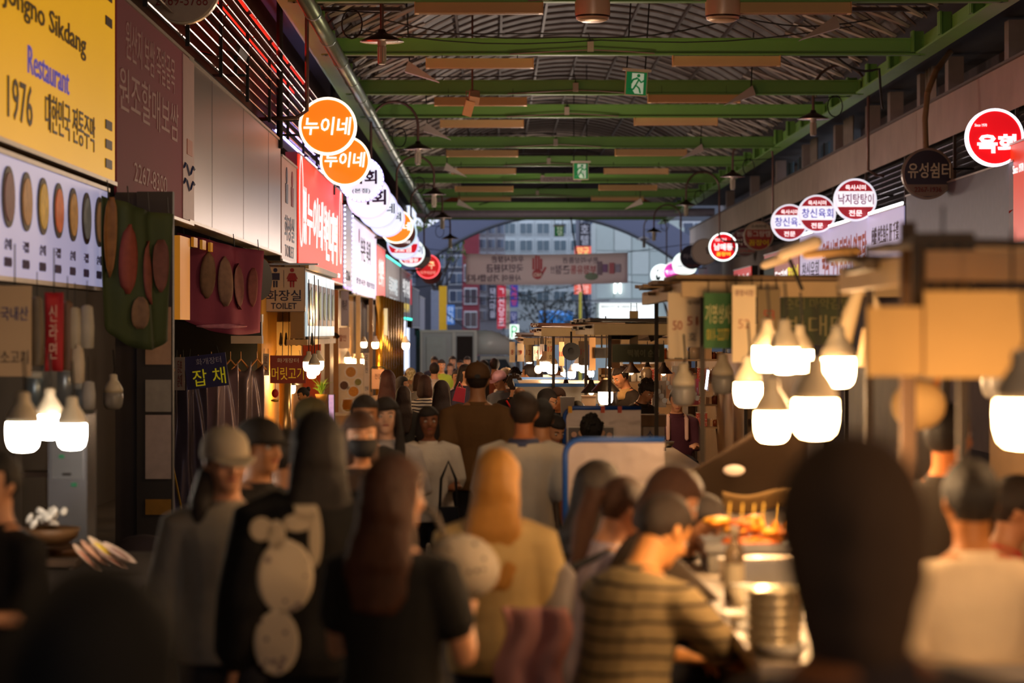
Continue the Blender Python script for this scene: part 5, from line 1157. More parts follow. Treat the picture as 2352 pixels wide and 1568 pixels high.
# placards
def placard(px0, px1, py0, py1, s, col, items, label, name='number_placard', rim=None):
    t = thing(name, label, 'sign', W((px0+px1)/2, (py0+py1)/2, s)); w_, h = (px1-px0)/s, (py1-py0)/s
    B().box((0, .008, 0), (w_, .016, h)).done('board', M(col, .6, 0, .05, 3), t)
    for st, x, z, ww, hh, m in items: text(t, st, x*w_, z*h, ww*w_, hh*h, m, y=-.004)
    for sx in (-.35, .35): B().tube([(sx*w_, 0, h/2), (sx*w_*.9, .02, h/2+.07)], .003, 4).done('string', WIRE, t)
    return t
KR, KG = M('a83820'), M('4a4438')
placard(1534, 1578, 672, 822, 385, 'ecd4ae', [('50', 0, .0, .5, .14, KR)], 'tall cream placard at the left corner of the placard row')
placard(1566, 1614, 672, 797, 375, 'f0dab8', [('51', 0, -.02, .5, .16, KR), ('호', 0, -.3, .35, .14, KG), ('광장시장', 0, .32, .8, .08, KG)], 'cream placard with a red number next to the green sign')
placard(1617, 1681, 672, 800, 395, '2f6a2c', [('기영상사', 0, .12, .9, .34, M('e8dc9a')), ('011-2277', 0, -.25, .8, .2, M('e0c040'))], 'green stall sign with cream lettering', 'stall_sign')
placard(1682, 1736, 655, 832, 405, 'f0d8b0', [('광장시장', 0, .4, .8, .08, M('a06a6a')), ('52', 0, .0, .5, .12, M('c08a6a'))], 'tallest cream placard between the green and brown signs')
placard(1740, 1792, 665, 795, 395, '8a744e', [('53', 0, .05, .5, .18, KR), ('호', 0, -.2, .4, .14, KG)], 'brown placard with a red number')
placard(1794, 1962, 665, 792, 385, '47502c', [('순대 마약김밥', 0, .25, .9, .2, M('8a8450')), ('빈대떡', 0, -.15, .85, .38, M('a89a64'))], 'wide olive green stall sign above the bulbs', 'stall_sign')
placard(1170, 1183, 785, 832, 140, 'e8dcc8', [('8', 0, 0, .4, .25, KR)], 'small white placard farthest along, near the truck'); placard(1188, 1204, 788, 830, 150, 'dcd6cc', [('9', 0, 0, .4, .25, KR)], 'small pale placard second from the truck')
placard(1206, 1222, 786, 832, 165, 'e8c890', [('12', 0, 0, .6, .25, KR)], 'small yellow cream placard before number 14'); placard(1225, 1239, 795, 828, 180, 'ece0d2', [('14', 0, .1, .6, .3, KR), ('호', 0, -.3, .5, .2, KG)], 'white placard reading 14')
placard(1240, 1250, 790, 830, 185, 'e8d8c8', [('15', 0, 0, .7, .25, KR)], 'narrow white placard reading 15'); placard(1256, 1273, 780, 828, 190, 'cbb894', [('17', 0, .05, .7, .25, M('c02030')), ('호', 0, -.32, .5, .2, KG), ('영분식', 0, .38, .8, .12, KG)], 'beige placard reading 17')
placard(1284, 1296, 785, 840, 200, 'a87860', [('18', 0, 0, .7, .2, KR)], 'brownish placard reading 18'); placard(1329, 1352, 783, 838, 215, '8a7258', [('19', 0, .05, .6, .25, M('a03a3a')), ('호', 0, -.3, .4, .18, KG)], 'tan placard reading 19 beside the round black fan')
placard(1446, 1466, 714, 820, 270, 'e8c890', [], 'long plain cream strip hanging in front of the dark stall roof', 'paper_strip'); placard(1404, 1424, 780, 845, 255, 'd0a070', [], 'tan strip hanging by the dark monitor', 'paper_strip'); placard(1354, 1368, 775, 850, 240, 'e0b488', [], 'slanted pinkish strip on the stall post', 'paper_strip')
placard(1406, 1526, 790, 832, 300, '4a4a2c', [('떡볶이 순대', .1, 0, .6, .4, M('a09a70'))], 'low dark olive sign board with faint lettering', 'stall_sign')
t = thing('round_fan', 'round black fan under the dark stall roof', 'fan', W(1312, 807, 230)); B().disc(.09, -.03, .03, (0, 0, 0), 24).done('guard', BLACK, t); B().disc(.03, -.05, -.02, (0, 0, 0), 12).done('hub', DARKM, t); B().cyl((0, 0, .09), (0, 0, .2), .01).done('bracket', DARKM, t)
t = thing('monitor', 'small black box screen hanging from the stall', 'screen', W(1382, 810, 240)); B().box((0, 0, 0), (.14, .08, .1)).done('housing', BLACK, t); B().box((0, -.042, 0), (.12, .006, .08)).done('screen', M('0c0c10', .2), t); B().cyl((0, 0, .05), (0, 0, .2), .008).done('bracket', DARKM, t)
# roof clutter on the dark stall
rnd = random.Random(9)
for i in range(14):
    px, py, s = rnd.uniform(1405, 1535), rnd.uniform(738, 775), rnd.uniform(235, 275); p = W(px, py, s)
    o = B().box((p.x, p.y, p.z), (rnd.uniform(.06, .22), rnd.uniform(.1, .4), rnd.uniform(.03, .08)), Euler((0, rnd.uniform(-.4, .4), rnd.uniform(-.6, .6)))).done('roof_clutter', M(rnd.choice(['6a4c30', '3a2c22', '8a6844', '2a2018']), .7, 0, .3), None)
    tag(o, 'dusty carton or plank lying on the dark cluttered stall roof', 'carton', 'cartons and planks on the dark stall roof')
# near canopy items: beige carton board, dark board, pole, plastic bag
t = thing('beige_board', 'big blurred beige cardboard hanging at the frame edge', 'board', W(2245, 768, 800)); B().box((.03, .02, 0), (.36, .02, .25)).box((-.2, .04, -.02), (.22, .02, .2)).done('cardboard', M('d0a668', .8, 0, .08, 4, .2), t); B().tube([(.1, 0, .12), (.1, 0, .3)], .004, 4).done('string', WIRE, t)
t = thing('dark_board', 'blurred dark slate board with pale scribbles above the beige cardboard', 'board', W(2166, 625, 760)); B().box((0, 0, 0), (.19, .02, .24)).done('board', M('3a3226', .6), t)
for k in range(4): B().box((-.06+.04*k, -.014, .0), (.012, .006, .16)).done('chalk_line', M('6a5c44', .8), t)
B().tube([(0, 0, .12), (0, 0, .2)], .004, 4).done('string', WIRE, t)
tag(B().box((W(2085, 700, 720).x, F/720, 1.15), (.045, .045, 2.5)).done('stall_post', M('5c4430', .6)), 'thick brown post beside the dark board', 'post')
t = thing('plastic_bag', 'white plastic bags knotted and hanging from the stall edge', 'bag', W(1990, 760, 520))
B().limb([(-.02, 0, .22), (-.08, 0, .05), (-.12, 0, -.05), (-.11, 0, -.15)], [.02, .04, .055, .04], 10).done('bag', M('e0c8a0', .5, 0, .08), t, True); B().limb([(0, 0, .22), (.05, 0, .08), (.08, 0, .0)], [.02, .025, .02], 10).done('bag', M('d8c09a', .5, 0, .08), t, True)
B().box((.06, .03, -.08), (.17, .1, .17), Euler((0, .1, .1)), .85).done('white_carton', M('e8c890', .6, 0, .05), t); B().cyl((0, 0, .2), (0, 0, .38), .006).done('cord', WIRE, t)
t = thing('beige_cloth', 'pale blurred cloth bundle hanging below the beige cardboard', 'cloth', W(2110, 930, 640)); B().ball((0, 0, 0), (.1, .08, .09), 16).done('bundle', M('e0b878', .8, 0, .08, 4, .3), t, True); B().limb([(.05, 0, .05), (.1, 0, .16), (.07, 0, .28), (.02, 0, .36)], .012, 8).done('brown_strap', M('a86828', .6), t, True)
t = thing('eave_lamp', 'bent pale flood lamp sticking up from the placard stall roof', 'lamp', W(1850, 575, 480)); B().limb([(-.11, 0, -.02), (.05, 0, .04)], [.028, .036], 10).done('lamp_head', M('e8d0b0', .5, 0, .05), t, True); B().limb([(.0, 0, -.02), (.25, 0, .0)], .02, 8).limb([(.2, 0, 0), (.3, 0, -.12)], .02, 8).done('arm', M('b08850', .5), t, True)
t = thing('eave_lamp', 'pale flood lamp pointing away above the white strip', 'lamp', W(1790, 600, 440)); B().limb([(-.08, 0, -.02), (.03, 0, .02)], [.022, .03], 10).done('lamp_head', M('e8d0b0', .5, 0, .05), t, True); B().cyl((.05, 0, .02), (.12, 0, -.15), .01).done('arm', DARKM, t)
# blue-edged screens
def screen(px0, px1, pyt, s, zb, label, photo=False, curve=.08):
    x0, x1 = (px0-VX)/s, (px1-VX)/s; zt_ = CH-(pyt-VY)/s; h = zt_-zb
    t = thing('splash_screen', label, 'screen', ((x0+x1)/2, F/s, zb)); hw = (x1-x0)/2
    o = [(-hw, 0), (-hw, h-curve)]+[(-hw+curve*(1-math.cos(a)), h-curve+curve*math.sin(a)) for a in (.4, .8, 1.2, 1.57)]+[(hw, h), (hw, 0)]
    B().slab(o, -.006, .006).done('sheet', M('a89894', .3, .1, .3, 3, .3, trans=.2), t)
    B().tube([Vector((a, 0, b_)) for a, b_ in o[:-1]], .018, 6).done('blue_edge', M('1c4a9a', .45), t, True)
    for sx in (-hw+.03, hw-.03): B().box((sx, .03, -zb/2+.0), (.025, .025, zb+.0)).done('leg', STEEL, t)
    return t, hw, h
screen(1299, 1526, 1010, 420, .95, 'large translucent splash screen with blue edge, nearest of the three')
t, hw, h = screen(1296, 1472, 937, 300, .95, 'blue edged splash screen with group photographs on it')
pb = B().box((.0-.09, -.03, h-.24), (.36, .008, .2)).done('photo_board', M('e0d8d0', .5), t)
B().box((-.09, -.036, h-.24), (.345, .006, .185)).done('photo', M('4a3a3a', .4), t)
for k in range(6): B().disc(.022, -.046, -.04, (-.22+k*.054, 0, h-.2+.012*math.sin(k*2)), 12).done('printed_face', M(['d8a890', 'c89878', 'e0b49c'][k % 3]), t); B().box((-.22+k*.054, -.044, h-.27), (.045, .004, .1)).done('printed_figure', M(['2a2c48', '1e1e24', '4a5068'][k % 3]), t)
for dx in (-.25, -.0, .13): B().box((dx, -.04, h-.01), (.03, .02, .05)).done('clip', M('e0a020' if dx < -.2 else 'd05a40'), t)
screen(1312, 1472, 938, 282, .95, 'second blue edged sheet standing just behind the photo board')
t = thing('stall_counter_box', 'long pale counter box with bright blue rim behind the seated pair', 'counter', W(1292, 905, 215)+Vector((0, 1.2, 0))); B().box((0, 0, 0), (.96, 2.6, .2)).done('box', M('d8ccb8', .4, 0, .05), t); B().box((0, -1.3, .1), (1.0, .05, .035)).box((-.49, 0, .1), (.05, 2.6, .035)).done('blue_rim', M('1f70c8', .45), t)
for sx in (-.42, .42): 
    for sy in (-1.2, 1.2): B().box((sx, sy, -.75), (.05, .05, 1.3)).done('leg', STEEL, t)
t = thing('stall_counter_box', 'pale counter box with blue rim beside the smiling woman', 'counter', W(1240, 880, 180)+Vector((0, 1.5, 0))); B().box((0, 0, -.04), (.7, 2.6, .2)).done('box', M('d8ccb8', .4, 0, .05), t); B().box((0, -1.3, .06), (.74, .05, .03)).box((-.36, 0, .06), (.05, 2.6, .03)).done('blue_rim', M('1f70c8', .45), t)
for sx in (-.3, .3):
    for sy in (-1.2, 1.2): B().box((sx, sy, -.8), (.05, .05, 1.3)).done('leg', STEEL, t)
t = thing('white_carton', 'white carton with blue printed mark beside the vendor', 'carton', W(1500, 985, 290)); B().box((0, 0, -.04), (.17, .2, .12)).done('box_body', M('c8bcb8', .7), t); B().box((.0, .03, .07), (.2, .24, .09)).done('brown_lid', M('8a6a50', .7), t); text(t, '소', -.03, -.04, .05, .06, M('2a4aa0'), y=-.104)
# dark tarpaulin
t = thing('tarpaulin', 'dark sloping tarpaulin with a small white label and beige hem between stalls', 'tarpaulin', W(1700, 1080, 470))
B().sheet(lambda u, v: Vector((-.38+u*.72, .25-v*.3+.02*math.sin(u*9), -.12+v*(.05+.42*min(1, u*1.15))-.03*math.sin(u*PI))), 22, 12, .01).done('cloth', M('3a2a1c', .75, 0, .2, 3, .3), t, True)
B().sheet(lambda u, v: Vector((-.1+u*.42, -.06-v*.08, -.19+v*.09-.02*math.sin(u*6))), 14, 4, .012).done('beige_hem', M('8a6c40', .8, 0, .1), t, True)
B().ball((-.03, -.0, .0), (.055, .012, .028), 12).done('white_label', M('d8c8c0', .6), t, True)
for sx in (-.3, .3): B().box((sx, .15, -.6), (.03, .03, 1.0)).done('leg', DARKM, t)
# ================================================================ food and crockery
rnd = random.Random(3)
def plate(p, r, label, mat=WHITEP, group=None, name='plate'):
    t = thing(name, label, 'plate', p, 0, group); B().lathe([(.0, .0), (r*.6, .0), (r, .03), (r*.98, .036), (r*.6, .01), (0, .008)], seg=22).done('dish', mat, t, True); return t
def bowl(p, r, h, label, mat=STEEL, group=None):
    t = thing('bowl', label, 'bowl', p, 0, group); B().lathe([(.0, .0), (r*.55, .0), (r*.9, h*.6), (r, h), (r*.96, h), (r*.85, h*.6), (r*.5, .012), (0, .01)], seg=24).done('vessel', mat, t, True); return t
CZ = 1.03
def SN(v): return Vector((max(v.x, .86), v.y, 1.083))
# fried food pile on trays near (1650..1790, 1190..1300)
fz = CZ
def tray(p, label, sx=.34, sy=.26):
    t = thing('food_tray', label, 'tray', p); B().box((0, 0, .01), (sx, sy, .012)).box((0, -sy/2, .025), (sx, .012, .03)).box((0, sy/2, .025), (sx, .012, .03)).box((-sx/2, 0, .025), (.012, sy, .03)).box((sx/2, 0, .025), (.012, sy, .03)).done('tray_body', STEEL, t); return t
T1 = tray(SN(W(1730, 1262, 560))+Vector((0, 0, .075)), 'steel tray of fried food beyond the striped sweater diner', .42, .4)
t = thing('display_box', 'steel box raising the tray of fried food', 'box', T1.location-Vector((0, 0, .073))); B().box((0, 0, .034), (.4, .38, .068)).done('box_body', STEEL, t); B().box((0, -.191, .034), (.3, .006, .03)).done('label_strip', M('d8c8a8'), t)
k = 0
for j in range(3):
    for i in range(9-j*2):
        p = T1.location+Vector((rnd.uniform(-.16, .16), rnd.uniform(-.14, .14), .035+j*.04))
        o = thing('fritter', 'golden orange fried fritter piled on the steel tray', 'fritter', p, rnd.uniform(0, 3), 'fritters piled on the steel tray')
        B().loft([(Vector((x, 0, .0)), Vector((0, r_, 0)), Vector((0, 0, r_*.6))) for x, r_ in ((-.06, .008), (-.045, .025), (-.01, .034), (.03, .03), (.055, .01))], 9, .12, 3).done('crust', M(rnd.choice(['e08a20', 'd8761a', 'f0a838', 'b85a18']), .5, 0, .3, 18, .5), o, True)
for q in range(6):
    o = thing('skewer_stick', 'thin yellow skewer stick standing in the fried pile', 'skewer', T1.location+Vector((-.1+q*.045, rnd.uniform(-.05, .05), .08)), 0, 'skewers in the fried pile'); B().cyl((0, 0, 0), (.01, 0, .11), .003, seg=5).done('stick', M('e0b850'), o); B().ball((0, 0, .02), (.015, .015, .022), 8).done('morsel', M('e89a30', .5), o, True)
# glass jars / bottles beside
def bottle(p, h, r, m, label, group=None, capm=None):
    t = thing('bottle', label, 'bottle', p, 0, group); B().lathe([(0, 0), (r, 0), (r, h*.62), (r*.85, h*.7), (r*.35, h*.82), (r*.35, h*.93), (0, h*.93)], seg=16).done('glass', m, t, True); B().lathe([(r*.42, h*.9), (r*.42, h), (0, h)], seg=12).done('bottle_cap', capm or M('c8b8a0', .4), t); B().lathe([(r*1.01, h*.2), (r*1.01, h*.5)], seg=16).done('bottle_label', M('d8c8a8', .6), t); return t
GB, BB = M('3a5a30', .1, 0, .1, trans=.5), M('5a3218', .1, 0, .1, trans=.4)
JAR = M('c8b090', .1, 0, .05, trans=.7)
bottle(SN(W(1668, 1352, 640)), .27, .035, JAR, 'clear glass carafe with metal top on the near counter'); bottle(SN(W(1690, 1350, 620)), .24, .032, BB, 'brown glass bottle beside the clear carafe')
for i, (px, py, s) in enumerate([(1700, 1395, 660), (1720, 1420, 700), (1670, 1380, 590)]):
    t = thing('paper_cup', ['white paper cup in front of the diner', 'white paper cup nearer the counter edge', 'cream paper cup with red print by the diner'][i], 'cup', SN(W(px, py, s))); B().lathe([(0, 0), (.028, 0), (.038, .085), (.036, .085), (.027, .004), (0, .004)], seg=16).done('cup_body', M('e8d8b8', .6), t, True); B().lathe([(.0385, .083), (.04, .088), (.037, .088)], seg=16).done('cup_rim', WHITEP, t)
# bowls and stacked plates on the near counter
for i in range(7):
    r_ = .085
    t = bowl((W(1775, 1510, 760)+Vector((0, 0, i*.03-.02))), r_, .05, ['lowest', 'second lowest', 'third lowest', 'middle', 'third highest', 'second highest', 'topmost'][i]+' steel bowl of the stack on the near counter', M('d8c4a0', .25, .5, .1), 'stacked steel bowls on the near counter')
b_ = bowl(SN(W(1800, 1345, 640)), .1, .05, 'wide cream bowl on top behind the bowl stack', M('f0e0c0', .4))
plate(SN(W(1730, 1385, 690)), .11, 'large cream plate beside the bowl stack', M('f0e0c0', .4)); plate(SN(W(1700, 1505, 770)), .07, 'small white saucer at the counter edge'); plate(SN(W(1660, 1415, 720)), .085, 'white plate in front of the striped sweater diner')
for i in range(5):
    o = thing('kimbap_roll', 'small seaweed rice roll on the diner plate', 'rice roll', SN(W(1660, 1415, 720))+Vector((-.04+i*.02, .01*(i % 2), .025)), .3*i, 'rice rolls on the diner plate'); B().cyl((0, -.015, 0), (0, .015, 0), .014, seg=10).done('seaweed', M('16201a', .6), o); B().cyl((0, -.016, 0), (0, .016, 0), .011, seg=10).done('rice', M('f0e8d8', .7), o)
t = thing('steel_box', 'square steel napkin box behind the plates', 'container', SN(W(1760, 1310, 600))); B().box((0, 0, .05), (.2, .14, .09)).done('box_body', STEEL, t); B().box((0, 0, .1), (.19, .13, .012)).done('lid', M('d8d0c0', .2, .8), t)
# counter continuing right foreground, plates near bottom right
t = thing('serving_counter', 'wooden serving counter edge crossing the bottom right corner', 'counter', (1.15, 5.3, 0)); B().box((0, 0, 1.0), (1.2, 1.0, .04)).done('counter_top', WOODM, t); B().box((0, .35, .5), (1.1, .04, .95)).done('front_panel', M('6a4a2c', .6), t); B().box((0, -.45, .93), (1.2, .03, .08)).done('edge_band', M('8a6030', .6), t)
for sx in (-.55, .55): B().box((sx, -.4, .48), (.05, .05, .95)).done('leg', WOODM, t)
for i, (x, y) in enumerate([(.75, 5.1), (.95, 5.25), (1.15, 5.1), (1.35, 5.3), (1.0, 5.5)]):
    plate((x, y, 1.02), .07, ['cream plate at the near end of the corner counter', 'second cream plate on the corner counter', 'third cream plate on the corner counter', 'cream plate at the frame edge on the corner counter', 'cream plate at the back of the corner counter'][i], M('f0d8a8', .35)); 
    B().ball((x, y, 1.05), (.045, .04, .02), 10).done('fried_food', M('d88a30', .5, 0, .3, 20, .4), bpy.context.scene.objects[-1] if False else None) if False else None
for i, (x, y) in enumerate([(2.0, 7.9), (2.2, 8.2), (1.95, 7.6)]):
    t = thing('steel_pot', ['steel pot on the closest stall counter', 'tall steel pot at the back of the closest stall', 'low dented pot on the closest stall counter'][i], 'pot', (x, y, 1.01)); B().lathe([(0, 0), (.12, 0), (.125, .02), (.125, .16), (.13, .165), (.12, .16), (.115, .01), (0, .01)], seg=24).done('pot_body', STEEL, t, True); B().limb([(-.125, 0, .12), (-.16, 0, .13), (-.16, .03, .13)], .008, 5).limb([(.125, 0, .12), (.16, 0, .13), (.16, .03, .13)], .008, 5).done('handle', DARKM, t)
# mid stall counters: bowls and bottles rows
lab3 = ['front', 'second', 'third']
for si, (x0, y0, n_) in enumerate([(1.15, 21.0, 12), (.95, 26.5, 12), (.8, 34, 10)]):
    g0 = gz(y0)+1.0
    for i in range(n_):
        p = (x0+rnd.uniform(-.15, .5), y0+i*.35, g0)
        if i % 3 == 0: bowl(p, .1, .07, 'steel bowl on the %s of the lit middle counters' % lab3[si], STEEL, 'bowls on the lit counters')
        elif i % 3 == 1: bottle(p, .24, .03, GB if i % 2 else BB, 'glass bottle on the %s of the lit middle counters' % lab3[si], 'bottles on the lit counters')
        else: 
            t = thing('condiment_tub', 'white condiment tub on the %s of the lit middle counters' % lab3[si], 'tub', p, 0, 'tubs on the lit counters'); B().lathe([(0, 0), (.06, 0), (.07, .12), (.065, .12), (.055, .01), (0, .01)], seg=16).done('tub_body', M('e8e0d8', .5), t, True); B().lathe([(.074, .11), (.074, .135), (0, .14)], seg=16).done('lid', M('d05a4a' if i % 2 else 'e8e0d8', .5), t, True)
# white tubs near (1345,925) ; cooking gear behind cook
t = thing('white_tub', 'big white tub beside the hot plate', 'tub', W(1303, 935, 260)); B().box((0, 0, 0), (.11, .12, .16), None, 1.1).done('tub_body', M('ece4e0', .5), t); B().box((0, 0, .085), (.13, .14, .015)).done('lid', M('ece4e0', .5), t)
t = thing('white_tub', 'square white tub with paper scraps before the stallkeeper', 'tub', W(1352, 925, 245)); B().box((0, 0, 0), (.13, .12, .12)).done('tub_body', M('f0dcd0', .5), t); B().box((0, 0, .065), (.14, .13, .012)).done('lid', M('e0c8c0', .5), t)
for i, (px, py, s, m) in enumerate([(1535, 885, 200, 'c8a080'), (1560, 870, 195, '9a9a98'), (1515, 905, 205, 'b8b0a8'), (1590, 900, 200, '8a2a30'), (1500, 880, 190, 'd0c0b0')]):
    t = thing('utensil_rack', ['copper ladle rack behind the vendor', 'steel rack of lids behind the vendor', 'low steel rack near the curly haired cook', 'red shelf behind the vendor', 'pale carton rack beside the cook'][i], 'rack', W(px, py, s)); B().box((0, .1, 0), (.16, .05, .3)).done('backing', M(m, .4, .3), t)
    for q in range(4): B().disc(.03, -.02, .0, (-.05+.035*q, 0, .08-.05*q), 12).cyl((-.05+.035*q, -.01, .1-.05*q), (-.05+.035*q, -.01, .2-.05*q), .004, seg=5).done('utensil', STEEL, t)
# ================================================================ left side shops
B().box((-2.9, 19.2, 1.4), (.17, .3, 3.5)).done('pillar', M('4a403e', .6, .2, .2, 3), wl); B().box((-2.66, 19.0, 1.4), (.28, .1, 3.5)).done('pillar', M('352d2b', .6, 0, .25, 3), wl)
for z, c_, h in ((2.02, 'c09a80', .45), (1.55, 'a8a098', .25), (1.15, 'c8b4b0', .5), (.68, 'a87828', .12)): tag(B().box((-2.63, 18.93, z), (.2, .012, h)).done('pasted_poster', M(c_, .7, 0, .25, 12)), {2.02: 'tan poster pasted high on the dark pillar', 1.55: 'green and white sticker poster on the dark pillar', 1.15: 'torn pinkish notice on the dark pillar', .68: 'small orange sticker low on the dark pillar'}[z], 'poster')
# green and pink hanging banners
def hang(px0, px1, py0, py1, s, col, label, spots, sag, tilt=0):
    t = thing('hanging_banner', label, 'banner', W((px0+px1)/2, (py0+py1)/2, s), .75); w_, h = (px1-px0)/s/math.cos(.75), (py1-py0)/s
    B().sheet(lambda u, v: Vector(((u-.5)*w_, .05*math.sin(u*8+v*2)+.02*math.sin(u*19), (v-.5)*h-sag*math.sin(u*PI)*(1-v*.8)+tilt*(.5-u))), 26, 16, .006).done('cloth', M(col, .75, 0, .12, 3, .3), t, True)
    for i, (x, z, rx, rz, c_) in enumerate(spots): B().sheet(lambda u, v: Vector((x*w_+(u-.5)*2*rx*math.sqrt(max(.01, 1-(2*v-1)**2)), -.03+.05*math.sin((x+(u-.5)*2*rx/w_+.5)*8+(z+(v-.5)*2*rz/h+.5)*2)+.02*math.sin((x+(u-.5)*2*rx/w_+.5)*19), z*h-sag*math.sin((x+.5)*PI)*(.6-z*.8)+(v-.5)*2*rz+tilt*(-x))), 6, 8, .004).done('printed_dish', M(c_, .7, 0, .4, 16), t, True)
    for x in (-.45, -.15, .15, .45): B().tube([(x*w_, 0, h/2+tilt*-x-.03), (x*w_, .02, h/2+.12+tilt*-x)], .006, 4).done('tie', WIRE, t)
    return t
hang(252, 386, 470, 765, 305, '44502e', 'sagging dark green banner printed with dishes before the pillar', [(-.42, .2, .05, .3, '9a6a3a'), (-.2, .1, .07, .26, '9a4a3a'), (.1, .05, .07, .24, '8a4a3c'), (.34, .1, .06, .2, '7a4a44'), (-.05, -.25, .06, .12, '8a6a50')], .12, .12)
hang(424, 596, 555, 745, 205, '8a3450', 'sagging pink purple plastic banner with dish photos under the grey board', [(-.42, .15, .04, .2, '9a7a20'), (-.2, .1, .1, .26, '7a5a44'), (.0, .08, .1, .28, '8a6858'), (.2, .05, .1, .26, '80504c'), (.38, .05, .06, .22, '8a4a44'), (.0, -.42, .35, .03, 'b06a80')], .1, .18)
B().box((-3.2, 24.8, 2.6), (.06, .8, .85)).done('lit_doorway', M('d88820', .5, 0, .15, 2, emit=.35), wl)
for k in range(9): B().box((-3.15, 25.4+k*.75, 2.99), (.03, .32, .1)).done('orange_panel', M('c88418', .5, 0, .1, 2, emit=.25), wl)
t = thing('round_sign', 'dark unlit round sign edge-on behind the pink banner', 'round sign', W(592, 640, 178), 1.1); B().disc(.27, -.05, .05, (0, 0, 0), 30).done('face', M('241c1a', .5), t); B().disc(.28, -.03, .03, (0, 0, 0), 30, .26).done('rim', DARKM, t)
# purple and red price signs
t = placard(426, 522, 814, 890, 238, '2a2460', [('화개장터', .08, .3, .6, .2, M('b8b0c8')), ('잡 채', .05, -.18, .78, .5, M('e8d820', emit=.15))], 'tilted purple price sign reading 잡채 in yellow', 'price_sign'); t.rotation_euler = (0, -.12, .05)
placard(402, 424, 820, 896, 240, '9a8a80', [('등촌\n순대', 0, 0, .5, .8, M('7a2a2a'))], 'narrow pale strip sign beside the purple one', 'price_sign')
placard(620, 702, 816, 880, 168, '8a2a18', [('화개장터', 0, .32, .6, .16, M('e0c8b0')), ('머릿고기', 0, -.15, .9, .45, M('e8b820', emit=.15))], 'dark red price sign reading 머릿고기 in yellow', 'price_sign')
placard(604, 618, 812, 862, 168, 'b09a88', [('등촌\n순대', 0, 0, .5, .8, M('7a2a2a'))], 'narrow pale strip sign beside the red one', 'price_sign')
# drapes on hangers
for i, (px0, px1, py0, py1, s, c_) in enumerate([(400, 470, 840, 1200, 215, '6a5c64'), (470, 545, 832, 1170, 205, 'b8a0a4'), (540, 604, 830, 1150, 190, '8c7a7e')]):
    t = thing('satin_drape', ['dark slanting satin drape beside the pillar', 'pinkish satin drape hung in deep folds from hangers', 'silvery satin drape next to the lit shop'][i], 'drape', W((px0+px1)/2, (py0+py1)/2, s), .5); w_, h = (px1-px0)/s*1.25, (py1-py0)/s
    B().sheet(lambda u, v: Vector(((u-.5)*w_*(1.0-.25*v)+.05*(1-v)*(i == 0), .05*math.sin(u*11+math.sin(v*3)*1.2)+.03*math.sin(5*v+7*(u-.5)**2*4)+.015*math.sin(u*25+v*5), (v-.5)*h-.12*abs(math.sin(u*2*PI))*(v))), 44, 16, .006).done('satin', M(c_, .28, .35, .1, 2), t, True)
    for x in (-.25, .25): B().tube([(x*w_-.12, 0, h/2-.1), (x*w_, 0, h/2+.03), (x*w_+.12, 0, h/2-.1)], .014, 5).tube([(x*w_, 0, h/2+.02), (x*w_, 0, h/2+.12)], .005, 4).done('hanger', M('c07a30', .5), t)
tag(B().tube([W(385, 1010, 240), W(415, 1160, 235), W(420, 1400, 235)], .012, 6).done('hanging_rope', M('b08a30', .6)), 'yellow cord running down beside the pillar', 'cord')
t = thing('metal_duct', 'grey box duct between the banner and the lit shop', 'duct', W(566, 755, 178)); B().box((0, .1, .14), (.4, .2, .1)).box((0, .1, -.14), (.4, .2, .1)).done('frame', M('8a7a70', .5), t); B().box((0, .12, 0), (.38, .15, .2)).done('dark_panel', BLACK, t)
# lit yellow shop
YL = M('d8b868', .5, 0, .1, 2)
B().box((-3.3, 39, 1.0), (.06, 10, 4.2)).done('lit_wall', M('d89a30', .6, 0, .2, 1.5), wl); B().box((-3.15, 36.4, 1.85), (.5, .1, .7)).box((-3.0, 40.5, 2.35), (.3, 1.6, .35)).done('cream_panel', YL, wl)
B().box((-3.15, 41.5, .9), (.35, .1, 2.6)).done('orange_wall', M('c84a14', .6, 0, .15, 3), wl)
for i, (px, s) in enumerate(((752, 132), (772, 128), (823, 112), (852, 104))): p = W(px, 800, s); B().box((p.x, p.y, 1.2), (.09, .12, 3.2)).done('door_post', M(['8a6a44', 'b88a50', 'c8a468', '8a6030'][i], .5), wl)
for i in range(9): p = W(872+i*6, 800, 98-i*2.2); B().cyl((p.x, p.y, -.5), (p.x, p.y, 2.9), .1, seg=16).done('gold_column', M('c8902c', .2, .85, .15), wl, True)
B().box((-3.35, 60, 1.2), (.06, 32, 3.6)).done('shop_wall', M('9a7a48', .5, .2, .3, 2), wl)
# six-panel lit menu
t = thing('menu_light_box', 'row of six tall backlit panels with green bowls under the red board', 'menu board', (-2.72, (yx(703, 2.72)+yx(766, 2.72))/2, 2.45), PI/2); ww = (yx(766, 2.72)-yx(703, 2.72))/6
B().box((0, .12, 0), (ww*6+.2, .2, 1.0)).done('casing', M('9a7a4a', .5), t)
for k in range(6):
    x = (k-2.5)*ww; B().box((x, 0, 0), (ww*.93, .03, .93)).done('lit_panel', M('b8d0dc', .4, 0, .05, emit=.75), t); B().box((x, -.02, 0), (ww*.75, .01, .62)).done('photo', M('5a4a4a', .5, 0, .2, emit=.15), t); B().disc(.22, -.035, -.025, (x, 0, 0), 18).xf(Matrix.Diagonal((1, 1, 1, 1))).done('bowl_photo', M('7a8a6a', .5, 0, .5, 12, emit=.3), t)
t = thing('cream_canopy', 'cream boxed ledge over the six panel menu', 'ledge', (-2.74, (yx(703, 2.72)+yx(766, 2.72))/2, 3.0), PI/2); B().box((0, .1, 0), (ww*6+.4, .35, .08)).box((0, .1, -1.1), (ww*6+.3, .3, .08)).done('ledge', M('c8a870', .5), t)
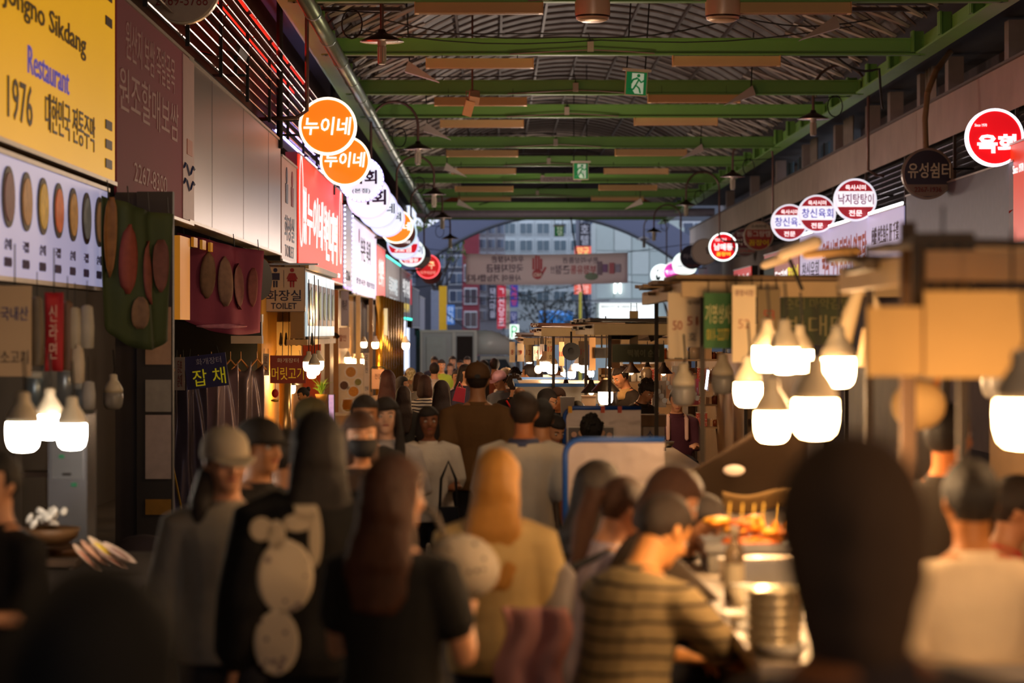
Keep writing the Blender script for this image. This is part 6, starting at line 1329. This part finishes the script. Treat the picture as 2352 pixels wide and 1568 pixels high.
placard(783, 801, 668, 748, 118, '77758a', [('메뉴판', 0, .1, .6, .3, M('3a3450'))], 'small grey blue menu board beyond the red board', 'menu_board'); placard(866, 890, 708, 770, 98, 'a8b8b8', [('전', 0, 0, .4, .5, M('8a9a40'))], 'pale menu photo board under the black sign', 'menu_board'); placard(843, 860, 700, 762, 100, 'e8dcc0', [], 'bright cream shop sign seen edge on', 'menu_board')
placard(771, 803, 752, 800, 125, 'fff0e8', [('할인', 0, 0, .5, .3, M('a04a30'))], 'white lit poster above the bulb row', 'poster_board')
t = thing('dish_photo_board', 'white board with photographs of dishes below the row of bulbs', 'menu board', W(806, 895, 128)); B().box((0, 0, 0), (.46, .03, .95)).done('board', M('f0e4d0', .5), t)
for i, (x, z, r_, c_) in enumerate([(.0, .32, .12, 'c89038'), (-.12, .08, .1, '5a3420'), (.13, .14, .08, '8a8a40'), (.05, -.03, .12, 'e09828'), (-.05, -.28, .14, 'b8a060'), (.12, -.34, .07, 'c07a30')]):
    B().disc(r_, -.03, -.016, (x, 0, z), 20).done('printed_plate', M('f8f4f0', .5), t); B().disc(r_*.75, -.036, -.03, (x, 0, z), 18).done('printed_food', M(c_, .5, 0, .4, 30), t)
placard(836, 848, 810, 912, 128, 'f4ece0', [('모\n듬\n전', 0, .25, .5, .4, M('4a4a6a')), ('안내', 0, -.3, .6, .1, M('4a4a6a'))], 'tall white vertical banner with blue characters', 'vertical_banner')
t = thing('folding_sign', 'dark framed standing sign beside the vertical banner', 'sign', W(868, 870, 120)); B().box((0, 0, 0), (.24, .02, .38)).done('board', M('d8a888', .6), t); B().tube([(-.13, 0, -.25), (-.13, 0, .2), (-.1, 0, .23), (.1, 0, .23), (.13, 0, .2), (.13, 0, -.25)], .012, 6).done('frame', M('1a2a20', .4), t); text(t, '전집', 0, .05, .12, .1, M('5a2a1a'))
for i in range(8):
    o = thing('pancake', 'golden brown pancake in the stack on the shop counter', 'pancake', W(799, 940, 132)+Vector((.004*math.sin(i*2), 0, i*.022)), i*.5, 'stacked pancakes on the shop counter'); B().lathe([(0, 0), (.085, .001), (.092, .009), (.085, .018), (0, .019)], seg=18).done('crust', M('c8842c', .6, 0, .3, 20, .4), o, True)
t = thing('shop_counter', 'pale counter under the stacked pancakes', 'counter', W(800, 950, 132)+Vector((0, .2, -.55))); B().box((0, 0, 0), (.7, .6, 1.05)).done('cabinet', M('c8a070', .5), t); B().box((0, 0, .54), (.74, .64, .04)).done('counter_top', M('e8d8b8', .4), t)
t = thing('potted_grass', 'tall spiky green plant in a basket at the lit shop door', 'plant', W(738, 912, 142)); B().lathe([(.05, -.12), (.09, .0), (.1, .05), (.085, .05), (.04, -.1)], seg=16).done('basket', M('b88a3a', .7, 0, .2, 14), t, True)
for i in range(46):
    a = i*2.4; r_ = rnd.uniform(.05, .22); h_ = rnd.uniform(.15, .33); B().limb([(0, 0, .03), (math.cos(a)*r_*.4, math.sin(a)*r_*.4, h_*.7), (math.cos(a)*r_, math.sin(a)*r_, h_*(1 if i % 2 else .8))], [.006, .006, .001], 4).done('leaf', M('6a9a30' if i % 3 else '8ab040', .5), t)
t = thing('string_lit_panel', 'narrow upright panel of violet pictures by the plant', 'display panel', W(761, 945, 140)); B().box((0, 0, 0), (.09, .05, .55)).done('panel', M('b8a0d8', .4, 0, .4, 20, emit=.5), t); B().box((-.05, 0, 0), (.015, .07, .57)).box((.05, 0, 0), (.015, .07, .57)).done('frame', DARKM, t)
t = thing('security_camera', 'small black camera hanging under the six panel menu', 'camera', W(768, 766, 128)); B().cyl((-.03, 0, .03), (.07, -.08, -.06), .04, seg=14).done('camera_body', BLACK, t); B().box((-.04, 0, .09), (.06, .06, .06)).done('mount', M('c0b0a0'), t)
t = thing('red_hanging_ornament', 'red flower shaped ornament and gold trinket by the yellow post', 'ornament', W(632, 903, 165)); B().ball((0, 0, 0), (.05, .03, .06), 12).done('flower', M('d83020', .5, 0, .2, 12), t, True); B().ball((0, 0, -.1), (.06, .03, .02), 10).done('gold_trinket', M('e0b040', .3, .5), t, True); B().cyl((0, 0, .06), (0, 0, .3), .004).done('string', WIRE, t)
tag(B().cyl(W(655, 870, 160)+Vector((0, 0, -1.4)), W(655, 870, 160), .09, seg=20).done('steel_flue', M('d8b070', .25, .7, .1), None, True), 'shiny tall steel flue in the yellow shop', 'flue')
# green thick hooks over shop
for i in range(7): tag(B().limb([W(645+i*12, 790, 158), W(645+i*12, 765, 158)], [.03, .012], 8).done('hanging_scale', M('2a2420', .4)), 'black hook weight hanging under the cream ledge', 'hook', 'hooks under the cream ledge')
# ---- lower left counter, cabinet, basket
CL = M('3a2c22', .5, .1, .25)
t = thing('food_counter', 'dark counter loaded with noodles and trays at the lower corner', 'counter', (-2.35, 11.9, 0)); B().box((0, 0, .80), (1.3, 3.2, .05)).done('counter_top', M('231a14', .7, 0, .25), t); B().box((0, 0, .39), (1.2, 3.1, .77)).done('cabinet', M('241c18', .6), t)
t = thing('steel_cabinet', 'shiny pale steel cabinet lit by the three bulbs', 'cabinet', W(155, 1080, 405)); B().box((0, .15, -.05), (.22, .3, .72)).done('cabinet_body', M('b8b8bc', .22, .8, .15, 3), t); B().box((-.0, -.005, .1), (.18, .012, .3)).done('door', M('c8ccd0', .2, .7, .2, 6), t); B().box((.0, -.02, -.02), (.05, .02, .012)).done('handle', DARKM, t)
for i, dz in enumerate((.08, -.08)): B().box((-.03+.07*i, -.016, dz), (.03, .008, .02)).done('green_sticker', M('20a070', .5), t)
t = thing('noodle_basket', 'dark round basket heaped with plastic wrapped noodles', 'basket', W(115, 1225, 440)); B().lathe([(.08, -.06), (.14, -.02), (.16, .03), (.15, .03), (.07, -.05)], seg=24).done('basket', M('5a3c1c', .6, 0, .3, 20, .4), t, True)
for i in range(26):
    a, q = rnd.uniform(0, 6.28), rnd.uniform(0, .11); B().ball((q*math.cos(a), q*math.sin(a), .05+rnd.uniform(0, .07)), (rnd.uniform(.02, .04), .02, .015), 7, (rnd.uniform(0, 3), rnd.uniform(0, 3), 0), 5).done('noodle_packet', M('d8d4cc', .15, 0, .15, 20, .5), t, True)
for i in range(5):
    t = thing('oval_tray', ['pale oval tray in front of the leaning row', 'oval tray with red and blue rim, second in the leaning row', 'oval tray with yellow food, highest of the leaning row', 'oval tray at the back of the leaning row', 'small oval tray lying under the leaning row'][i], 'tray', W(195+i*19, 1285-(i % 3)*10, 455)); t.rotation_euler = (.25, .75-.05*i, .3)
    B().lathe([(0, 0), (.07, .002), (.1, .018), (.097, .02), (.068, .006), (0, .005)], seg=24).xf(Matrix.Diagonal((1, .62, 1, 1))).done('dish', M(['c8a890', 'b88a70', 'd0b8a0', 'b09080', 'c8b0a0'][i], .35, 0, .1), t, True); B().ball((0, 0, .01), (.06, .035, .014), 12).done('food', M(['b87a60', 'c09070', 'c8a828', 'a86a50', '8a6a60'][i], .5, 0, .3, 20, .3), t, True)
t = thing('blue_bag', 'small blue grey plastic bag on the corner counter', 'bag', W(78, 1300, 450)); B().ball((0, 0, 0), (.06, .05, .03), 12).done('bag_body', M('5a6a80', .3, 0, .2, 10, .4), t, True)
t = thing('paper_board', 'beige board with red and blue lettering hanging at the frame edge', 'board', W(34, 760, 400)); B().box((0, 0, 0), (.19, .02, .52)).done('board', M('b89a78', .7, 0, .08, 3), t); text(t, '국내산', .0, .1, .16, .08, M('2a2a6a')); text(t, '소고기', 0, -.15, .16, .08, M('3a2a20')); B().cyl((0, 0, .26), (0, 0, .5), .004).done('string', WIRE, t)
t = thing('red_banner', 'narrow red cloth banner with white brush writing', 'banner', W(124, 762, 385)); B().sheet(lambda u, v: Vector(((u-.5)*.11, .01*math.sin(u*6+v*4), (v-.5)*.47)), 8, 10, .004).done('cloth', M('a81820', .7, 0, .1, 4), t, True); text(t, '신\n라\n면', 0, 0, .05, .32, M('d8b0a0'), y=-.02); B().cyl((0, 0, .23), (0, 0, .5), .004).done('string', WIRE, t)
for i, (px, py0, py1, c_) in enumerate([(85, 680, 840, '7a6a54'), (172, 705, 800, 'b0a48c'), (178, 790, 880, 'c8b8a0'), (200, 700, 800, 'a8a090'), (155, 690, 850, '6a4c38'), (203, 875, 940, 'a8a4a0')]):
    t = thing('hanging_packet', ['olive brown packet beside the beige board', 'cream rolled packet under the menu light box', 'white packet with pink print hanging low', 'curled pale packet beside the cream one', 'brown packet between the red banner and cream packet', 'small white tag above the steel cabinet'][i], 'packet', W(px, (py0+py1)/2, 375)); h = (py1-py0)/375
    B().loft([(Vector((0, 0, z*h)), Vector((rx, 0, 0)), Vector((0, .02, 0))) for z, rx in ((-.5, .03), (-.48, .042), (0, .045), (.45, .035), (.5, .015))], 10).done('wrapper', M(c_, .5, 0, .25, 10), t, True); B().cyl((0, 0, h/2), (0, 0, h/2+.15), .003, seg=5).done('string', WIRE, t)
for i, (px, py) in enumerate([(80, 905), (150, 890), (190, 930), (120, 850)]):
    t = thing('steel_canister', ['blue grey canister behind the bulbs', 'tall steel canister behind the middle bulb', 'steel canister above the cabinet', 'white topped canister on the rear shelf'][i], 'canister', W(px, py, 370)); B().lathe([(0, -.14), (.07, -.14), (.07, .1), (.06, .12), (0, .12)], seg=18).done('canister_body', M(['7a8a98', '9aa0a4', '8a9094', 'b0b0ac'][i], .3, .5, .1), t, True); B().lathe([(.072, .1), (.072, .14), (0, .145)], seg=18).done('lid', M('c8c8c0', .4), t, True)
t = thing('rear_shelf', 'dark shelf unit behind the bulbs under the menu light box', 'shelf', W(110, 1000, 365)); B().box((0, .2, .06), (.5, .25, .03)).box((0, .2, -.25), (.5, .25, .03)).done('shelf_board', M('4a3a30', .6), t)
for sx in (-.24, .24): B().box((sx, .2, -.5), (.03, .25, 1.3)).done('side_panel', M('2a2220', .6), t)
t = thing('leaning_carton', 'grey brown carton leaning beyond the trays', 'carton', W(315, 1330, 420)); B().box((0, .1, -.02), (.12, .2, .25)).done('carton_body', M('6a4c34', .7), t); B().box((0, .1, .11), (.13, .21, .012)).done('flap', M('8a8078', .7), t)
t = thing('covered_heap', 'dark cloth covered heap at the foot of the pillar', 'heap', W(330, 1260, 330)); B().ball((0, 0, -.1), (.28, .25, .2), 18).done('cloth_cover', M('3a3036', .8, 0, .2, 4, .4), t, True)

t = thing('wooden_crate', 'dark crate under the noodle basket', 'crate', W(115, 1245, 440)+Vector((0, 0, -.1)))
B().box((0, 0, 0), (.3, .24, .03)).done('top_board', M('4a3420', .7, 0, .3), t)
for sx in (-.13, .13): B().box((sx, 0, -.05), (.03, .24, .08)).done('slat', M('3a2a1a', .7, 0, .3), t)
t = thing('sauce_pan', 'dark pan with orange glaze below the noodle basket', 'pan', W(150, 1265, 430)); B().lathe([(.05, -.05), (.14, -.02), (.16, .02), (.15, .025), (.05, -.04)], seg=24).done('pan_body', M('6a4420', .3, .3, .3, 8), t, True)
# goods crowding the lit middle stalls
rnd = random.Random(21)
KIND = ['steel ladle pot', 'white paper pack', 'brown sauce jar', 'cream box', 'red checked carton', 'glass jar', 'round steel griddle', 'napkin roll']
for i in range(64):
    px, py = rnd.uniform(1440, 1660), rnd.uniform(845, 985); s = rnd.uniform(175, 215)
    kd = i % 8; sz = rnd.uniform(.04, .085)
    p = Vector((1.62+1.1*((i*7) % 16)/15+rnd.uniform(-.02, .02), 29.1+rnd.uniform(-.04, .04), [.9, 1.17, 1.44, 1.71][i//16]+sz+.014))
    lab = KIND[kd]+' on the '+['lowest', 'second', 'third', 'top'][i//16]+' board of the open rack behind the cook'
    t = thing(['pot', 'paper_pack', 'sauce_jar', 'storage_box', 'checked_carton', 'glass_jar', 'round_griddle', 'napkin_roll'][kd], lab, ['pot', 'pack', 'jar', 'box', 'carton', 'jar', 'griddle', 'napkins'][kd], p, rnd.uniform(-.4, .4), KIND[kd]+' items on the open rack behind the cook')
    if kd in (1, 3, 4):
        B().box((0, 0, 0), (sz*1.6, sz, sz*2)).done('carton_body', [0, M('f0e0d0', .6), 0, M('d8b890', .6, 0, .2), M('c84a40', .6, 0, .1, spots=('f0e0d8', 60, .3))][kd], t); B().box((0, 0, sz*1.02), (sz*1.7, sz*1.05, .01)).done('lid', M('e8d8c8'), t)
    elif kd == 6: B().disc(sz, -.01, .01, (0, 0, 0), 18).done('plate', STEEL, t); B().ball((0, -.02, 0), .012, 8).done('knob', BLACK, t)
    else:
        B().lathe([(0, -sz), (sz*.8, -sz), (sz*.85, sz*.5), (sz*.5, sz*.9), (0, sz*.9)], seg=14).done('body', [STEEL, 0, M('7a3a1a', .2), 0, 0, M('c8b8a0', .1, 0, .1, trans=.4), 0, M('f4ece4', .8)][kd], t, True); B().lathe([(sz*.55, sz*.85), (sz*.55, sz*1.1), (0, sz*1.12)], seg=12).done('lid', M('b89a70' if kd != 0 else '3a3a3a', .4), t)
t = thing('open_rack', 'open rack of goods standing behind the cook and the vendor', 'rack', (2.17, 29.1, gz(29)))
for z in (.9, 1.17, 1.44, 1.71): B().box((0, 0, z-gz(29)), (1.3, .24, .02)).done('shelf_board', M('b8a080', .5), t)
for sx in (-.64, .64):
    for sy in (-.1, .1): B().box((sx, sy, .98), (.025, .025, 1.96)).done('post', STEEL, t)
for i, (x, y) in enumerate([(1.95, 32.3), (3.15, 32.5), (2.5, 40)]):
    t = thing('goods_shelf', ['tall shelf of goods behind the vendor', 'second shelf of goods further into the stalls', 'last shelf of goods deep in the stalls'][i], 'shelf', (x, y, gz(y)))
    for z in (.7, 1.0, 1.3, 1.6): B().box((0, 0, z), (1.1, .3, .025)).done('shelf_board', M('b89468', .6), t)
    for sx in (-.54, .54): B().box((sx, 0, .85), (.03, .3, 1.7)).done('side_panel', M('9a7a50', .6), t)
    B().box((0, .16, .85), (1.1, .02, 1.7)).done('back_panel', M('c8a070', .6), t)
fit_texts()
